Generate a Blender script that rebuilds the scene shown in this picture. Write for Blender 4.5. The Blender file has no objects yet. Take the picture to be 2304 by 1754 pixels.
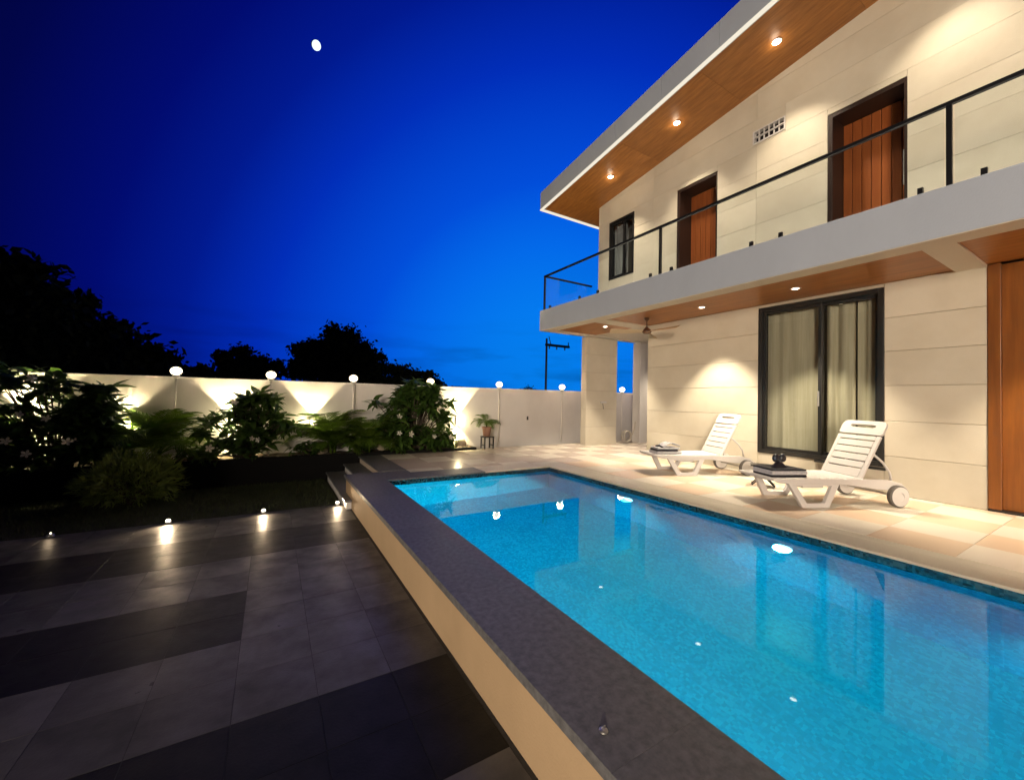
import bpy, bmesh, math, random
from mathutils import Vector, Matrix
R = math.radians
rnd = random.Random(7)
scene = bpy.context.scene
COL = scene.collection

# ------------------------------------------------------------------ camera
cam_d = bpy.data.cameras.new('camera')
cam_d.sensor_width = 36.0
cam_d.lens = 36.0 * 896.4 / 2304.0
cam_d.clip_start = 0.05
cam_d.clip_end = 2000
cam = bpy.data.objects.new('camera', cam_d)
COL.objects.link(cam)
yaw, pitch, roll = 0.542355, 0.0213718, 0.0212658
F = Vector((math.sin(yaw) * math.cos(pitch), math.cos(yaw) * math.cos(pitch), math.sin(pitch)))
Rt = Vector((math.cos(yaw), -math.sin(yaw), 0))
U = Rt.cross(F)
R2 = math.cos(roll) * Rt + math.sin(roll) * U
U2 = -math.sin(roll) * Rt + math.cos(roll) * U
m3 = Matrix((R2, U2, -F)).transposed()
cam.matrix_world = Matrix.Translation((0, 0, 1.27)) @ m3.to_4x4()
scene.camera = cam

# ------------------------------------------------------------------ render settings
vs = scene.view_settings
vs.view_transform = 'Standard'
vs.look = 'None'
vs.exposure = 0.0
vs.gamma = 1.0
vs.use_curve_mapping = False
scene.render.engine = 'CYCLES'
cy = scene.cycles
cy.use_denoising = True
try:
    cy.denoiser = 'OPENIMAGEDENOISE'
    cy.denoising_input_passes = 'RGB_ALBEDO_NORMAL'
except Exception:
    pass
cy.max_bounces = 7
cy.diffuse_bounces = 3
cy.glossy_bounces = 4
cy.transmission_bounces = 6
cy.transparent_max_bounces = 24
cy.caustics_reflective = False
cy.caustics_refractive = False
cy.sample_clamp_indirect = 4.0
cy.blur_glossy = 0.3

# ------------------------------------------------------------------ world: deep blue dusk sky, last glow low behind the house
world = bpy.data.worlds.new('World')
scene.world = world
world.use_nodes = True
nt = world.node_tree
nt.nodes.clear()
N = nt.nodes.new
L = nt.links.new
out = N('ShaderNodeOutputWorld')
bg = N('ShaderNodeBackground')
L(bg.outputs[0], out.inputs[0])
bg.inputs[1].default_value = 1.0
tc = N('ShaderNodeTexCoord')
nrm = N('ShaderNodeVectorMath'); nrm.operation = 'NORMALIZE'
L(tc.outputs['Generated'], nrm.inputs[0])
dot = N('ShaderNodeVectorMath'); dot.operation = 'DOT_PRODUCT'
L(nrm.outputs[0], dot.inputs[0])
dot.inputs[1].default_value = (0.606, 0.795, 0.031)
ramp = N('ShaderNodeValToRGB')
L(dot.outputs['Value'], ramp.inputs[0])
cr = ramp.color_ramp
stops = [(0.0, (0.0005, 0.001, 0.008)), (0.36, (0.0005, 0.0013, 0.022)), (0.48, (0.0005, 0.0018, 0.068)),
         (0.60, (0.0004, 0.0035, 0.16)), (0.69, (0.0004, 0.010, 0.27)), (0.78, (0.0004, 0.027, 0.48)),
         (0.89, (0.0006, 0.076, 0.70)), (0.945, (0.001, 0.145, 0.82)), (1.0, (0.0015, 0.22, 0.88))]
cr.elements[0].position = stops[0][0]; cr.elements[0].color = stops[0][1] + (1,)
cr.elements[1].position = stops[-1][0]; cr.elements[1].color = stops[-1][1] + (1,)
for p, c in stops[1:-1]:
    e = cr.elements.new(p); e.color = c + (1,)
sep = N('ShaderNodeSeparateXYZ')
L(nrm.outputs[0], sep.inputs[0])
# near the horizon the sky turns duller and a little greener
hz = N('ShaderNodeMapRange')
L(sep.outputs['Z'], hz.inputs[0])
hz.inputs[1].default_value = 0.0; hz.inputs[2].default_value = 0.19
hz.inputs[3].default_value = 0.90; hz.inputs[4].default_value = 1.0
mul = N('ShaderNodeVectorMath'); mul.operation = 'SCALE'
L(ramp.outputs[0], mul.inputs[0]); L(hz.outputs[0], mul.inputs['Scale'])
# faint bands of cloud low down
mp = N('ShaderNodeMapping'); mp.inputs['Scale'].default_value = (3.2, 3.2, 17.0)
L(nrm.outputs[0], mp.inputs[0])
cn = N('ShaderNodeTexNoise'); cn.inputs['Scale'].default_value = 1.6; cn.inputs['Detail'].default_value = 4
L(mp.outputs[0], cn.inputs[0])
cm = N('ShaderNodeMapRange')
L(cn.outputs[0], cm.inputs[0])
cm.inputs[1].default_value = 0.47; cm.inputs[2].default_value = 0.72
cm.inputs[3].default_value = 0.0; cm.inputs[4].default_value = 0.55
lowm = N('ShaderNodeMapRange')
L(sep.outputs['Z'], lowm.inputs[0])
lowm.inputs[1].default_value = 0.10; lowm.inputs[2].default_value = 0.20
lowm.inputs[3].default_value = 1.0; lowm.inputs[4].default_value = 0.0
cmul = N('ShaderNodeMath'); cmul.operation = 'MULTIPLY'
L(cm.outputs[0], cmul.inputs[0]); L(lowm.outputs[0], cmul.inputs[1])
cmix = N('ShaderNodeMix'); cmix.data_type = 'RGBA'
L(cmul.outputs[0], cmix.inputs[0]); L(mul.outputs[0], cmix.inputs[6])
cdk = N('ShaderNodeVectorMath'); cdk.operation = 'SCALE'; L(mul.outputs[0], cdk.inputs[0]); cdk.inputs['Scale'].default_value = .45
L(cdk.outputs[0], cmix.inputs[7])
L(cmix.outputs[2], bg.inputs[0])

# ------------------------------------------------------------------ materials
MATS = {}
def mat(name, color, rough=0.6, color2=None, nscale=6.0, detail=5.0, bump=0.0, bscale=40.0, metallic=0.0, spec=0.5,
        coords='Object', stretch=(1, 1, 1), contrast=(0.35, 0.65), rough2=None, rand=0.0, trans=0.0, sss=None):
    if name in MATS:
        return MATS[name]
    m = bpy.data.materials.new(name); m.use_nodes = True
    t = m.node_tree; n = t.nodes; l = t.links.new
    b = n['Principled BSDF']
    b.inputs['Roughness'].default_value = rough
    b.inputs['Metallic'].default_value = metallic
    b.inputs['Specular IOR Level'].default_value = spec
    b.inputs['Base Color'].default_value = tuple(color) + (1,)
    tc = n.new('ShaderNodeTexCoord'); mp = n.new('ShaderNodeMapping')
    l(tc.outputs[coords], mp.inputs[0]); mp.inputs['Scale'].default_value = stretch
    src = None
    if coords == 'Object' and rand:
        oi = n.new('ShaderNodeObjectInfo')
        ad = n.new('ShaderNodeVectorMath'); ad.operation = 'ADD'
        sc_ = n.new('ShaderNodeVectorMath'); sc_.operation = 'SCALE'
        cb = n.new('ShaderNodeCombineXYZ')
        l(oi.outputs['Random'], cb.inputs[0]); l(oi.outputs['Random'], cb.inputs[1])
        l(cb.outputs[0], sc_.inputs[0]); sc_.inputs['Scale'].default_value = 37.0
        l(mp.outputs[0], ad.inputs[0]); l(sc_.outputs[0], ad.inputs[1])
        vec = ad.outputs[0]
    else:
        vec = mp.outputs[0]
    if color2 is not None:
        no = n.new('ShaderNodeTexNoise'); no.inputs['Scale'].default_value = nscale; no.inputs['Detail'].default_value = detail
        no.inputs['Roughness'].default_value = 0.6
        l(vec, no.inputs[0])
        mr = n.new('ShaderNodeMapRange'); l(no.outputs[0], mr.inputs[0])
        mr.inputs[1].default_value = contrast[0]; mr.inputs[2].default_value = contrast[1]
        mx = n.new('ShaderNodeMix'); mx.data_type = 'RGBA'
        l(mr.outputs[0], mx.inputs[0])
        mx.inputs[6].default_value = tuple(color) + (1,); mx.inputs[7].default_value = tuple(color2) + (1,)
        src = mx.outputs[2]
        if rough2 is not None:
            rr = n.new('ShaderNodeMapRange'); l(no.outputs[0], rr.inputs[0])
            rr.inputs[1].default_value = .3; rr.inputs[2].default_value = .7
            rr.inputs[3].default_value = rough; rr.inputs[4].default_value = rough2
            l(rr.outputs[0], b.inputs['Roughness'])
    if rand:
        oi2 = n.new('ShaderNodeObjectInfo')
        mr2 = n.new('ShaderNodeMapRange'); l(oi2.outputs['Random'], mr2.inputs[0])
        mr2.inputs[3].default_value = 1 - rand; mr2.inputs[4].default_value = 1 + rand
        mu = n.new('ShaderNodeVectorMath'); mu.operation = 'SCALE'
        if src is not None:
            l(src, mu.inputs[0])
        else:
            mu.inputs[0].default_value = tuple(color)
        l(mr2.outputs[0], mu.inputs['Scale'])
        src = mu.outputs[0]
    if src is not None:
        l(src, b.inputs['Base Color'])
    if bump:
        nb = n.new('ShaderNodeTexNoise'); nb.inputs['Scale'].default_value = bscale; nb.inputs['Detail'].default_value = 6
        l(vec, nb.inputs[0])
        bp = n.new('ShaderNodeBump'); bp.inputs['Strength'].default_value = bump; bp.inputs['Distance'].default_value = 0.02
        l(nb.outputs[0], bp.inputs['Height']); l(bp.outputs[0], b.inputs['Normal'])
    if trans:
        tr = n.new('ShaderNodeBsdfTranslucent')
        if src is not None:
            l(src, tr.inputs[0])
        else:
            tr.inputs[0].default_value = tuple(color) + (1,)
        ms = n.new('ShaderNodeMixShader'); ms.inputs[0].default_value = trans
        l(b.outputs[0], ms.inputs[1]); l(tr.outputs[0], ms.inputs[2])
        l(ms.outputs[0], n['Material Output'].inputs[0])
    MATS[name] = m
    return m

def emit(name, color, strength):
    if name in MATS:
        return MATS[name]
    m = bpy.data.materials.new(name); m.use_nodes = True
    n = m.node_tree.nodes; n.clear()
    o = n.new('ShaderNodeOutputMaterial'); e = n.new('ShaderNodeEmission')
    e.inputs[0].default_value = tuple(color) + (1,); e.inputs[1].default_value = strength
    m.node_tree.links.new(e.outputs[0], o.inputs[0])
    MATS[name] = m
    return m

def glassy(name, tint, ior=1.45, rough=0.0, bump=0.0, bscale=3.0, boost=1.0):
    if name in MATS:
        return MATS[name]
    m = bpy.data.materials.new(name); m.use_nodes = True
    t = m.node_tree; n = t.nodes; n.clear(); l = t.links.new
    o = n.new('ShaderNodeOutputMaterial'); ms = n.new('ShaderNodeMixShader')
    fr0 = n.new('ShaderNodeFresnel'); fr0.inputs[0].default_value = ior
    geo = n.new('ShaderNodeNewGeometry')
    inv = n.new('ShaderNodeMath'); inv.operation = 'SUBTRACT'; inv.inputs[0].default_value = 1.0
    l(geo.outputs['Backfacing'], inv.inputs[1])
    fr = n.new('ShaderNodeMath'); fr.operation = 'MULTIPLY'
    l(fr0.outputs[0], fr.inputs[0]); l(inv.outputs[0], fr.inputs[1])
    tr = n.new('ShaderNodeBsdfTransparent'); tr.inputs[0].default_value = tuple(tint) + (1,)
    gl = n.new('ShaderNodeBsdfGlossy'); gl.inputs['Roughness'].default_value = rough
    if bump:
        tc = n.new('ShaderNodeTexCoord')
        nb = n.new('ShaderNodeTexNoise'); nb.inputs['Scale'].default_value = bscale; nb.inputs['Detail'].default_value = 2
        l(tc.outputs['Object'], nb.inputs[0])
        bp = n.new('ShaderNodeBump'); bp.inputs['Strength'].default_value = bump; bp.inputs['Distance'].default_value = 0.02
        l(nb.outputs[0], bp.inputs['Height']); l(bp.outputs[0], gl.inputs['Normal']); l(bp.outputs[0], fr0.inputs['Normal'])
    if boost != 1.0:
        mm = n.new('ShaderNodeMath'); mm.operation = 'MULTIPLY'; mm.use_clamp = True
        l(fr.outputs[0], mm.inputs[0]); mm.inputs[1].default_value = boost
        l(mm.outputs[0], ms.inputs[0])
    else:
        l(fr.outputs[0], ms.inputs[0])
    l(tr.outputs[0], ms.inputs[1]); l(gl.outputs[0], ms.inputs[2])
    l(ms.outputs[0], o.inputs[0])
    MATS[name] = m
    return m

def water_mat():
    m = bpy.data.materials.new('pool_water'); m.use_nodes = True
    t = m.node_tree; n = t.nodes; n.clear(); l = t.links.new
    o = n.new('ShaderNodeOutputMaterial'); ms = n.new('ShaderNodeMixShader')
    fr = n.new('ShaderNodeFresnel'); fr.inputs[0].default_value = 1.33
    rf_ = n.new('ShaderNodeBsdfRefraction'); rf_.inputs['IOR'].default_value = 1.33; rf_.inputs['Roughness'].default_value = 0
    rf_.inputs[0].default_value = (.72, .97, 1.0, 1)
    gl = n.new('ShaderNodeBsdfGlossy'); gl.inputs['Roughness'].default_value = 0.02
    tc = n.new('ShaderNodeTexCoord')
    nb = n.new('ShaderNodeTexNoise'); nb.inputs['Scale'].default_value = 1.5; nb.inputs['Detail'].default_value = 2.5
    l(tc.outputs['Object'], nb.inputs[0])
    bp = n.new('ShaderNodeBump'); bp.inputs['Strength'].default_value = .03; bp.inputs['Distance'].default_value = .02
    l(nb.outputs[0], bp.inputs['Height'])
    nb2 = n.new('ShaderNodeTexNoise'); nb2.inputs['Scale'].default_value = 6; nb2.inputs['Detail'].default_value = 3
    l(tc.outputs['Object'], nb2.inputs[0])
    bp2 = n.new('ShaderNodeBump'); bp2.inputs['Strength'].default_value = .10; bp2.inputs['Distance'].default_value = .02
    l(nb2.outputs[0], bp2.inputs['Height'])
    l(bp.outputs[0], gl.inputs['Normal']); l(bp.outputs[0], fr.inputs['Normal']); l(bp2.outputs[0], rf_.inputs['Normal'])
    l(fr.outputs[0], ms.inputs[0]); l(rf_.outputs[0], ms.inputs[1]); l(gl.outputs[0], ms.inputs[2])
    l(ms.outputs[0], o.inputs[0])
    return m

def wood(name, c1, c2, axis='Y', rough=0.45, rand=0.12, scale=1.0):
    st = {'X': (0.9, 14, 14), 'Y': (14, 0.9, 14), 'Z': (14, 14, 0.9)}[axis]
    return mat(name, c1, rough, c2, nscale=1.3 * scale, detail=8, stretch=st, contrast=(.3, .7), rand=rand, bump=.08, bscale=3)

def mosaic(name, colors, cell=0.03, rough=0.25, blotch=0.0):
    if name in MATS:
        return MATS[name]
    m = bpy.data.materials.new(name); m.use_nodes = True
    t = m.node_tree; n = t.nodes; l = t.links.new
    b = n['Principled BSDF']; b.inputs['Roughness'].default_value = rough
    tc = n.new('ShaderNodeTexCoord')
    sc_ = n.new('ShaderNodeVectorMath'); sc_.operation = 'SCALE'; sc_.inputs['Scale'].default_value = 1.0 / cell
    l(tc.outputs['Object'], sc_.inputs[0])
    fl = n.new('ShaderNodeVectorMath'); fl.operation = 'FLOOR'; l(sc_.outputs[0], fl.inputs[0])
    wn = n.new('ShaderNodeTexWhiteNoise'); wn.noise_dimensions = '3D'; l(fl.outputs[0], wn.inputs[0])
    cr = n.new('ShaderNodeValToRGB'); cr.color_ramp.interpolation = 'CONSTANT'
    k = len(colors)
    cr.color_ramp.elements[0].color = tuple(colors[0]) + (1,)
    cr.color_ramp.elements[1].position = 1.0 / k; cr.color_ramp.elements[1].color = tuple(colors[1]) + (1,)
    for i in range(2, k):
        e = cr.color_ramp.elements.new(i / k); e.color = tuple(colors[i]) + (1,)
    no = n.new('ShaderNodeTexNoise'); no.inputs['Scale'].default_value = 2.3; no.inputs['Detail'].default_value = 7
    no.inputs['Roughness'].default_value = .65
    l(tc.outputs['Object'], no.inputs[0])
    ad = n.new('ShaderNodeMath'); ad.operation = 'MULTIPLY_ADD'
    l(no.outputs[0], ad.inputs[0]); ad.inputs[1].default_value = 1.6 * blotch; ad.inputs[2].default_value = -.8 * blotch
    ad2 = n.new('ShaderNodeMath'); ad2.operation = 'ADD'; ad2.use_clamp = True
    l(wn.outputs['Value'], ad2.inputs[0]); l(ad.outputs[0], ad2.inputs[1])
    l(ad2.outputs[0], cr.inputs[0])
    l(cr.outputs[0], b.inputs['Base Color'])
    MATS[name] = m
    return m

M_CLAD = mat('stone_cladding', (.66, .60, .475), .55, (.725, .67, .545), 1.7, 8, bump=.12, bscale=90, rand=.05)
M_CLADDARK = mat('cladding_backing', (.46, .395, .29), .8)
M_PLASTER = mat('white_plaster', (.78, .755, .73), .75, (.69, .665, .64), 1.3, 7, stretch=(1, 1, .6), bump=.15, bscale=60)
M_CREAM = mat('cream_paint', (.88, .82, .70), .6, (.85, .79, .67), 2.0, 4)
M_GREY = mat('grey_concrete', (.54, .60, .70), .7, (.46, .515, .61), 1.1, 8, stretch=(1, 1, .45), contrast=(.25, .8), bump=.12, bscale=70)
M_WOODCEIL = wood('wood_ceiling', (.50, .20, .046), (.29, .105, .022), 'Y', .4)
M_WOODWALL = wood('wood_panel', (.26, .088, .012), (.17, .052, .007), 'Z', .38)
M_DOOR = wood('door_wood', (.36, .105, .028), (.26, .068, .018), 'Z', .35, .10)
M_WENGE = wood('dark_wood', (.030, .014, .009), (.020, .010, .007), 'Z', .45)
M_BLACK = mat('black_metal', (.012, .012, .014), .35)
M_FRAME = mat('grey_aluminium', (.022, .022, .022), .4, metallic=.3)
M_STEEL = mat('brushed_steel', (.6, .58, .55), .3, metallic=.9)
M_GLASS = glassy('clear_glass', (.93, .96, .97), 1.45)
M_RAILGLASS = glassy('railing_glass', (.955, .98, .985), 1.45)
M_WATER = water_mat()
M_GRANITE = mat('dark_granite', (.18, .180, .185), .5, (.105, .105, .108), 26, 8, bump=.1, bscale=120, rand=.08)
M_TERRLIGHT = mat('grey_stone_tile', (.105, .100, .098), .26, (.052, .051, .051), 3.2, 9, bump=.1, bscale=70, rand=.22, rough2=.6, spec=.4)
M_TERRDARK = mat('black_stone_tile', (.012, .012, .010), .4, (.006, .0065, .0055), 5, 8, bump=.08, bscale=70, rand=.2, rough2=.55, spec=.2)
M_GROUT = mat('grout', (.04, .039, .038), .85, (.025, .025, .025), 30, 4)
M_TILECREAM = mat('cream_marble_tile', (.80, .74, .64), .30, (.76, .69, .585), 1.6, 5, contrast=(.15, .85), rand=.04)
M_TILEBEIGE = mat('beige_marble_tile', (.72, .54, .385), .30, (.73, .56, .415), 1.6, 5, contrast=(.15, .85), rand=.05)
M_TILEPINK = mat('pink_marble_tile', (.69, .575, .50), .24, (.73, .63, .55), 1.6, 5, contrast=(.15, .85), rand=.06)
M_DECKGROUT = mat('deck_grout', (.55, .46, .36), .8)
M_CURB = mat('cream_coping', (.68, .62, .51), .4, (.62, .56, .45), 3, 7, contrast=(.2, .8), bump=.06, bscale=40, rand=.05)
M_TAN = mat('tan_paint', (.58, .415, .245), .7, (.44, .31, .18), 1.3, 9, contrast=(.25, .8), bump=.18, bscale=70)
M_MOSAIC = mosaic('pool_mosaic', [(.014, .36, .55), (.018, .41, .61), (.024, .47, .67), (.045, .55, .73)], .022, .3, 1.0)
M_BAND = mosaic('waterline_mosaic', [(.004, .012, .022), (.008, .026, .042), (.012, .04, .06), (.035, .085, .11)], .02, .2, .9)
M_PLASTIC = mat('white_resin', (.80, .77, .74), .38)
M_RUBBER = mat('grey_rubber', (.12, .11, .10), .6)
M_TOWEL = mat('white_towel', (.74, .73, .76), .95, (.62, .62, .66), 30, 4, bump=.5, bscale=220)
M_TOWELBLACK = mat('black_towel', (.012, .012, .02), .9, bump=.4, bscale=220)
M_CURTAIN = mat('sheer_curtain', (.64, .56, .39), .9, (.55, .47, .31), 3, 4, stretch=(10, 10, .4), trans=.25)
M_GREYCURTAIN = mat('grey_curtain', (.28, .27, .26), .9, trans=.2)
M_ROOM = mat('dim_interior', (.22, .19, .15), .9)
M_LEAF = mat('leaf_green', (.085, .165, .028), .38, (.05, .105, .02), 4, 3, trans=.35, rand=.25)
M_PALM = mat('palm_green', (.13, .22, .02), .42, (.085, .16, .016), 4, 3, trans=.4, rand=.2)
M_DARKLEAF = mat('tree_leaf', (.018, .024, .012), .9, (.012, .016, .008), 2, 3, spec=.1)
M_BUSHLEAF = mat('bush_leaf', (.19, .25, .04), .5, (.11, .16, .025), 9, 3, trans=.3)
M_BARK = mat('bark', (.09, .065, .045), .9, (.05, .037, .027), 12, 6, bump=.5, bscale=40)
M_FLOWER = mat('white_petal', (.80, .76, .64), .6, trans=.25)
M_SOIL = mat('garden_soil', (.10, .07, .045), .95, (.06, .043, .028), 14, 6, bump=.6, bscale=30)
M_LAWN = mat('lawn_ground', (.045, .052, .020), .95, (.03, .036, .013), 3, 8, bump=.5, bscale=50)
M_GRASS = mat('grass_blade', (.05, .066, .02), .7, (.032, .045, .013), 2, 4, trans=.25)
M_TERRACOTTA = mat('terracotta', (.42, .24, .17), .7, (.36, .19, .13), 8, 4)
M_WHITEPOLE = mat('white_pole', (.78, .75, .70), .5)
M_HOSE = mat('pale_hose', (.55, .50, .42), .5)
M_FANBROWN = mat('fan_bronze', (.10, .05, .028), .35, metallic=.4)
M_FANBLADE = mat('fan_blade', (.62, .50, .33), .45, (.56, .44, .28), 3, 4)
E_DOWN = emit('downlight_glow', (1.0, .80, .55), 26.0)
E_DOWNLOW = emit('veranda_downlight_glow', (1.0, .80, .58), 14.0)
E_LAMP = emit('lamp_glow', (1.0, .80, .50), 5.0)
E_SCONCE = emit('sconce_glow', (1.0, .84, .50), 30.0)
E_SPOT = emit('ground_light_glow', (1.0, .84, .62), 9.0)
E_POOL = emit('pool_light_glow', (.55, .90, 1.0), 2.6)
E_TRIM = emit('led_strip', (1.0, .90, .72), 0.95)
E_TOWN = emit('distant_lights', (.75, .85, 1.0), 2.5)

# ------------------------------------------------------------------ mesh helpers
class MB:
    def __init__(self):
        self.v = []; self.f = []
    def add(self, vs, fs):
        o = len(self.v)
        self.v += [tuple(p) for p in vs]
        self.f += [tuple(o + i for i in f) for f in fs]
        return self
    def box(self, x0, x1, y0, y1, z0, z1):
        vs = [(x0, y0, z0), (x1, y0, z0), (x1, y1, z0), (x0, y1, z0), (x0, y0, z1), (x1, y0, z1), (x1, y1, z1), (x0, y1, z1)]
        return self.add(vs, [(0, 3, 2, 1), (4, 5, 6, 7), (0, 1, 5, 4), (1, 2, 6, 5), (2, 3, 7, 6), (3, 0, 4, 7)])
    def hexa(self, vs):
        return self.add(vs, [(0, 3, 2, 1), (4, 5, 6, 7), (0, 1, 5, 4), (1, 2, 6, 5), (2, 3, 7, 6), (3, 0, 4, 7)])
    def lathe(self, prof, c=(0, 0, 0), seg=20, axis='Z'):
        vs = []; fs = []
        for r, z in prof:
            for i in range(seg):
                a = 2 * math.pi * i / seg
                p = (r * math.cos(a), r * math.sin(a), z)
                if axis == 'Y':
                    p = (p[0], -p[2], p[1]) if False else (p[0], p[2], p[1])
                if axis == 'X':
                    p = (p[2], p[0], p[1])
                vs.append((p[0] + c[0], p[1] + c[1], p[2] + c[2]))
        for j in range(len(prof) - 1):
            for i in range(seg):
                k = (i + 1) % seg
                fs.append((j * seg + i, j * seg + k, (j + 1) * seg + k, (j + 1) * seg + i))
        fs.append(tuple(range(seg - 1, -1, -1)))
        n = (len(prof) - 1) * seg
        fs.append(tuple(range(n, n + seg)))
        return self.add(vs, fs)
    def tube(self, pts, r, seg=8, r1=None):
        pts = [Vector(p) for p in pts]
        n = len(pts); vs = []; fs = []
        r1 = r if r1 is None else r1
        up = None
        for i, p in enumerate(pts):
            d = (pts[min(i + 1, n - 1)] - pts[max(i - 1, 0)]).normalized()
            if up is None:
                up = Vector((0, 0, 1)) if abs(d.z) < .9 else Vector((1, 0, 0))
            a = d.cross(up)
            if a.length < 1e-4:
                a = d.cross(Vector((1, 0, .3)))
            a.normalize(); b = a.cross(d).normalized(); up = b
            rr = r + (r1 - r) * i / max(1, n - 1)
            for k in range(seg):
                t = 2 * math.pi * k / seg
                vs.append(p + a * (rr * math.cos(t)) + b * (rr * math.sin(t)))
        for i in range(n - 1):
            for k in range(seg):
                q = (k + 1) % seg
                fs.append((i * seg + k, i * seg + q, (i + 1) * seg + q, (i + 1) * seg + k))
        fs.append(tuple(range(seg - 1, -1, -1)))
        fs.append(tuple(range((n - 1) * seg, n * seg)))
        return self.add(vs, fs)
    def sphere(self, c, r, seg=16, rings=10):
        rx, ry, rz = (r, r, r) if not hasattr(r, '__len__') else r
        prof = [(math.sin(math.pi * i / rings), -math.cos(math.pi * i / rings)) for i in range(rings + 1)]
        prof[0] = (1e-3, -1); prof[-1] = (1e-3, 1)
        vs = []; fs = []
        for q, z in prof:
            for i in range(seg):
                a = 2 * math.pi * i / seg
                vs.append((c[0] + rx * q * math.cos(a), c[1] + ry * q * math.sin(a), c[2] + rz * z))
        for j in range(rings):
            for i in range(seg):
                k = (i + 1) % seg
                fs.append((j * seg + i, j * seg + k, (j + 1) * seg + k, (j + 1) * seg + i))
        return self.add(vs, fs)
    def prism(self, poly, y0, y1):
        """poly in (x,z), extruded along y"""
        n = len(poly)
        vs = [(x, y0, z) for x, z in poly] + [(x, y1, z) for x, z in poly]
        fs = [tuple(range(n)), tuple(range(2 * n - 1, n - 1, -1))]
        for i in range(n):
            k = (i + 1) % n
            fs.append((k, i, n + i, n + k))
        return self.add(vs, fs)
    def ring(self, outer, inner, y0, y1):
        n = len(outer)
        vs = []
        for y in (y0, y1):
            vs += [(x, y, z) for x, z in outer]
            vs += [(x, y, z) for x, z in inner]
        fs = []
        for i in range(n):
            k = (i + 1) % n
            fs.append((i, k, n + k, n + i))
            fs.append((2 * n + k, 2 * n + i, 3 * n + i, 3 * n + k))
            fs.append((k, i, 2 * n + i, 2 * n + k))
            fs.append((n + i, n + k, 3 * n + k, 3 * n + i))
        return self.add(vs, fs)
    def mesh(self, name, m, smooth=False, recalc=True):
        me = bpy.data.meshes.new(name)
        me.from_pydata(self.v, [], self.f)
        if recalc:
            bm = bmesh.new(); bm.from_mesh(me)
            bmesh.ops.recalc_face_normals(bm, faces=bm.faces)
            bm.to_mesh(me); bm.free()
        me.materials.append(m)
        if smooth:
            for p in me.polygons:
                p.use_smooth = True
        me.update()
        return me

def put(name, me, parent=None, loc=None, rot=None, bevel=0, **kw):
    o = bpy.data.objects.new(name, me)
    COL.objects.link(o)
    if parent is not None:
        o.parent = parent
    if loc is not None:
        o.location = loc
    if rot is not None:
        o.rotation_euler = rot
    if bevel:
        b = o.modifiers.new('bevel', 'BEVEL'); b.width = bevel; b.segments = 2; b.limit_method = 'ANGLE'
    for k, v in kw.items():
        o[k] = v
    return o
def build(name, mb, m, parent=None, smooth=False, bevel=0, recalc=True, **kw):
    return put(name, mb.mesh(name, m, smooth, recalc), parent, bevel=bevel, **kw)
def thing(name, label, cat, loc=(0, 0, 0), rz=0, group=None):
    o = bpy.data.objects.new(name, None); COL.objects.link(o)
    o.location = loc; o.rotation_euler = (0, 0, rz); o.empty_display_size = .2
    o['label'] = label; o['category'] = cat
    if group:
        o['group'] = group
    return o
def copy_tree(o, parent=None, label=None):
    c = o.copy(); COL.objects.link(c); c.parent = parent
    if label:
        c['label'] = label
    for ch in list(o.children):
        copy_tree(ch, c)
    return c
def box(name, dims, m, parent=None, bevel=0, **kw):
    return build(name, MB().box(*dims), m, parent, bevel=bevel, **kw)

def light(name, kind, loc, energy, color, parent=None, size=.03, target=None, spot=None, blend=.3):
    d = bpy.data.lights.new(name, kind)
    d.energy = energy; d.color = color
    if kind in ('POINT', 'SPOT'):
        d.shadow_soft_size = size
    if kind == 'SPOT':
        d.spot_size = spot; d.spot_blend = blend
    o = bpy.data.objects.new(name, d); COL.objects.link(o)
    o.location = loc
    if target is not None:
        o.rotation_euler = (Vector(target) - Vector(loc)).to_track_quat('-Z', 'Y').to_euler()
    if parent is not None:
        o.parent = parent
    return o

WARM = (1.0, .70, .40)
WARM2 = (1.0, .74, .46)
WARMD = (1.0, .84, .62)

# unseen lamp standing in for whatever warmly lights the pool wall, parapet and far wall
fl = thing('standin_flood_lamp', 'unseen stand-in flood lamp on a tall post at the near garden side', 'lamp', (-9.0, -9.0, -.44))
build('post', MB().lathe([(.05, 0), (.04, 3.1)], seg=12), M_WHITEPOLE, fl, smooth=True)
build('housing', MB().box(-.18, .18, -.14, .14, 3.1, 3.42), M_FRAME, fl, bevel=.02)
fa = R(39)
build('lens', MB().lathe([(.12, 0), (.11, .02)], (0, 0, 0), 20, 'X'), emit('standin_flood_glow', (1.0, .78, .56), 60.0), fl)
fl.children[2].location = (.19 * math.cos(fa) + .05, .19 * math.sin(fa) + .04, 3.26); fl.children[2].rotation_euler = (0, 0, fa)
light('standin_flood_light', 'SPOT', (.32 * math.cos(fa), .32 * math.sin(fa), 3.26), 10500, (1.0, .82, .64), fl, size=1.7,
      target=(10 * math.cos(fa), 10 * math.sin(fa), 2.9), spot=R(60), blend=.85)

# ------------------------------------------------------------------ ground
g = MB(); S = 600
hx0, hx1, hy0, hy1 = 1.30, 4.80, -2.2, 6.5      # the pool pit
g.add([(-S, -S, -.455), (S, -S, -.455), (S, S, -.455), (-S, S, -.455), (hx0, hy0, -.455), (hx1, hy0, -.455), (hx1, hy1, -.455), (hx0, hy1, -.455)],
      [(0, 1, 5, 4), (1, 2, 6, 5), (2, 3, 7, 6), (3, 0, 4, 7)])
build('ground', g, M_LAWN, kind='structure')

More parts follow.
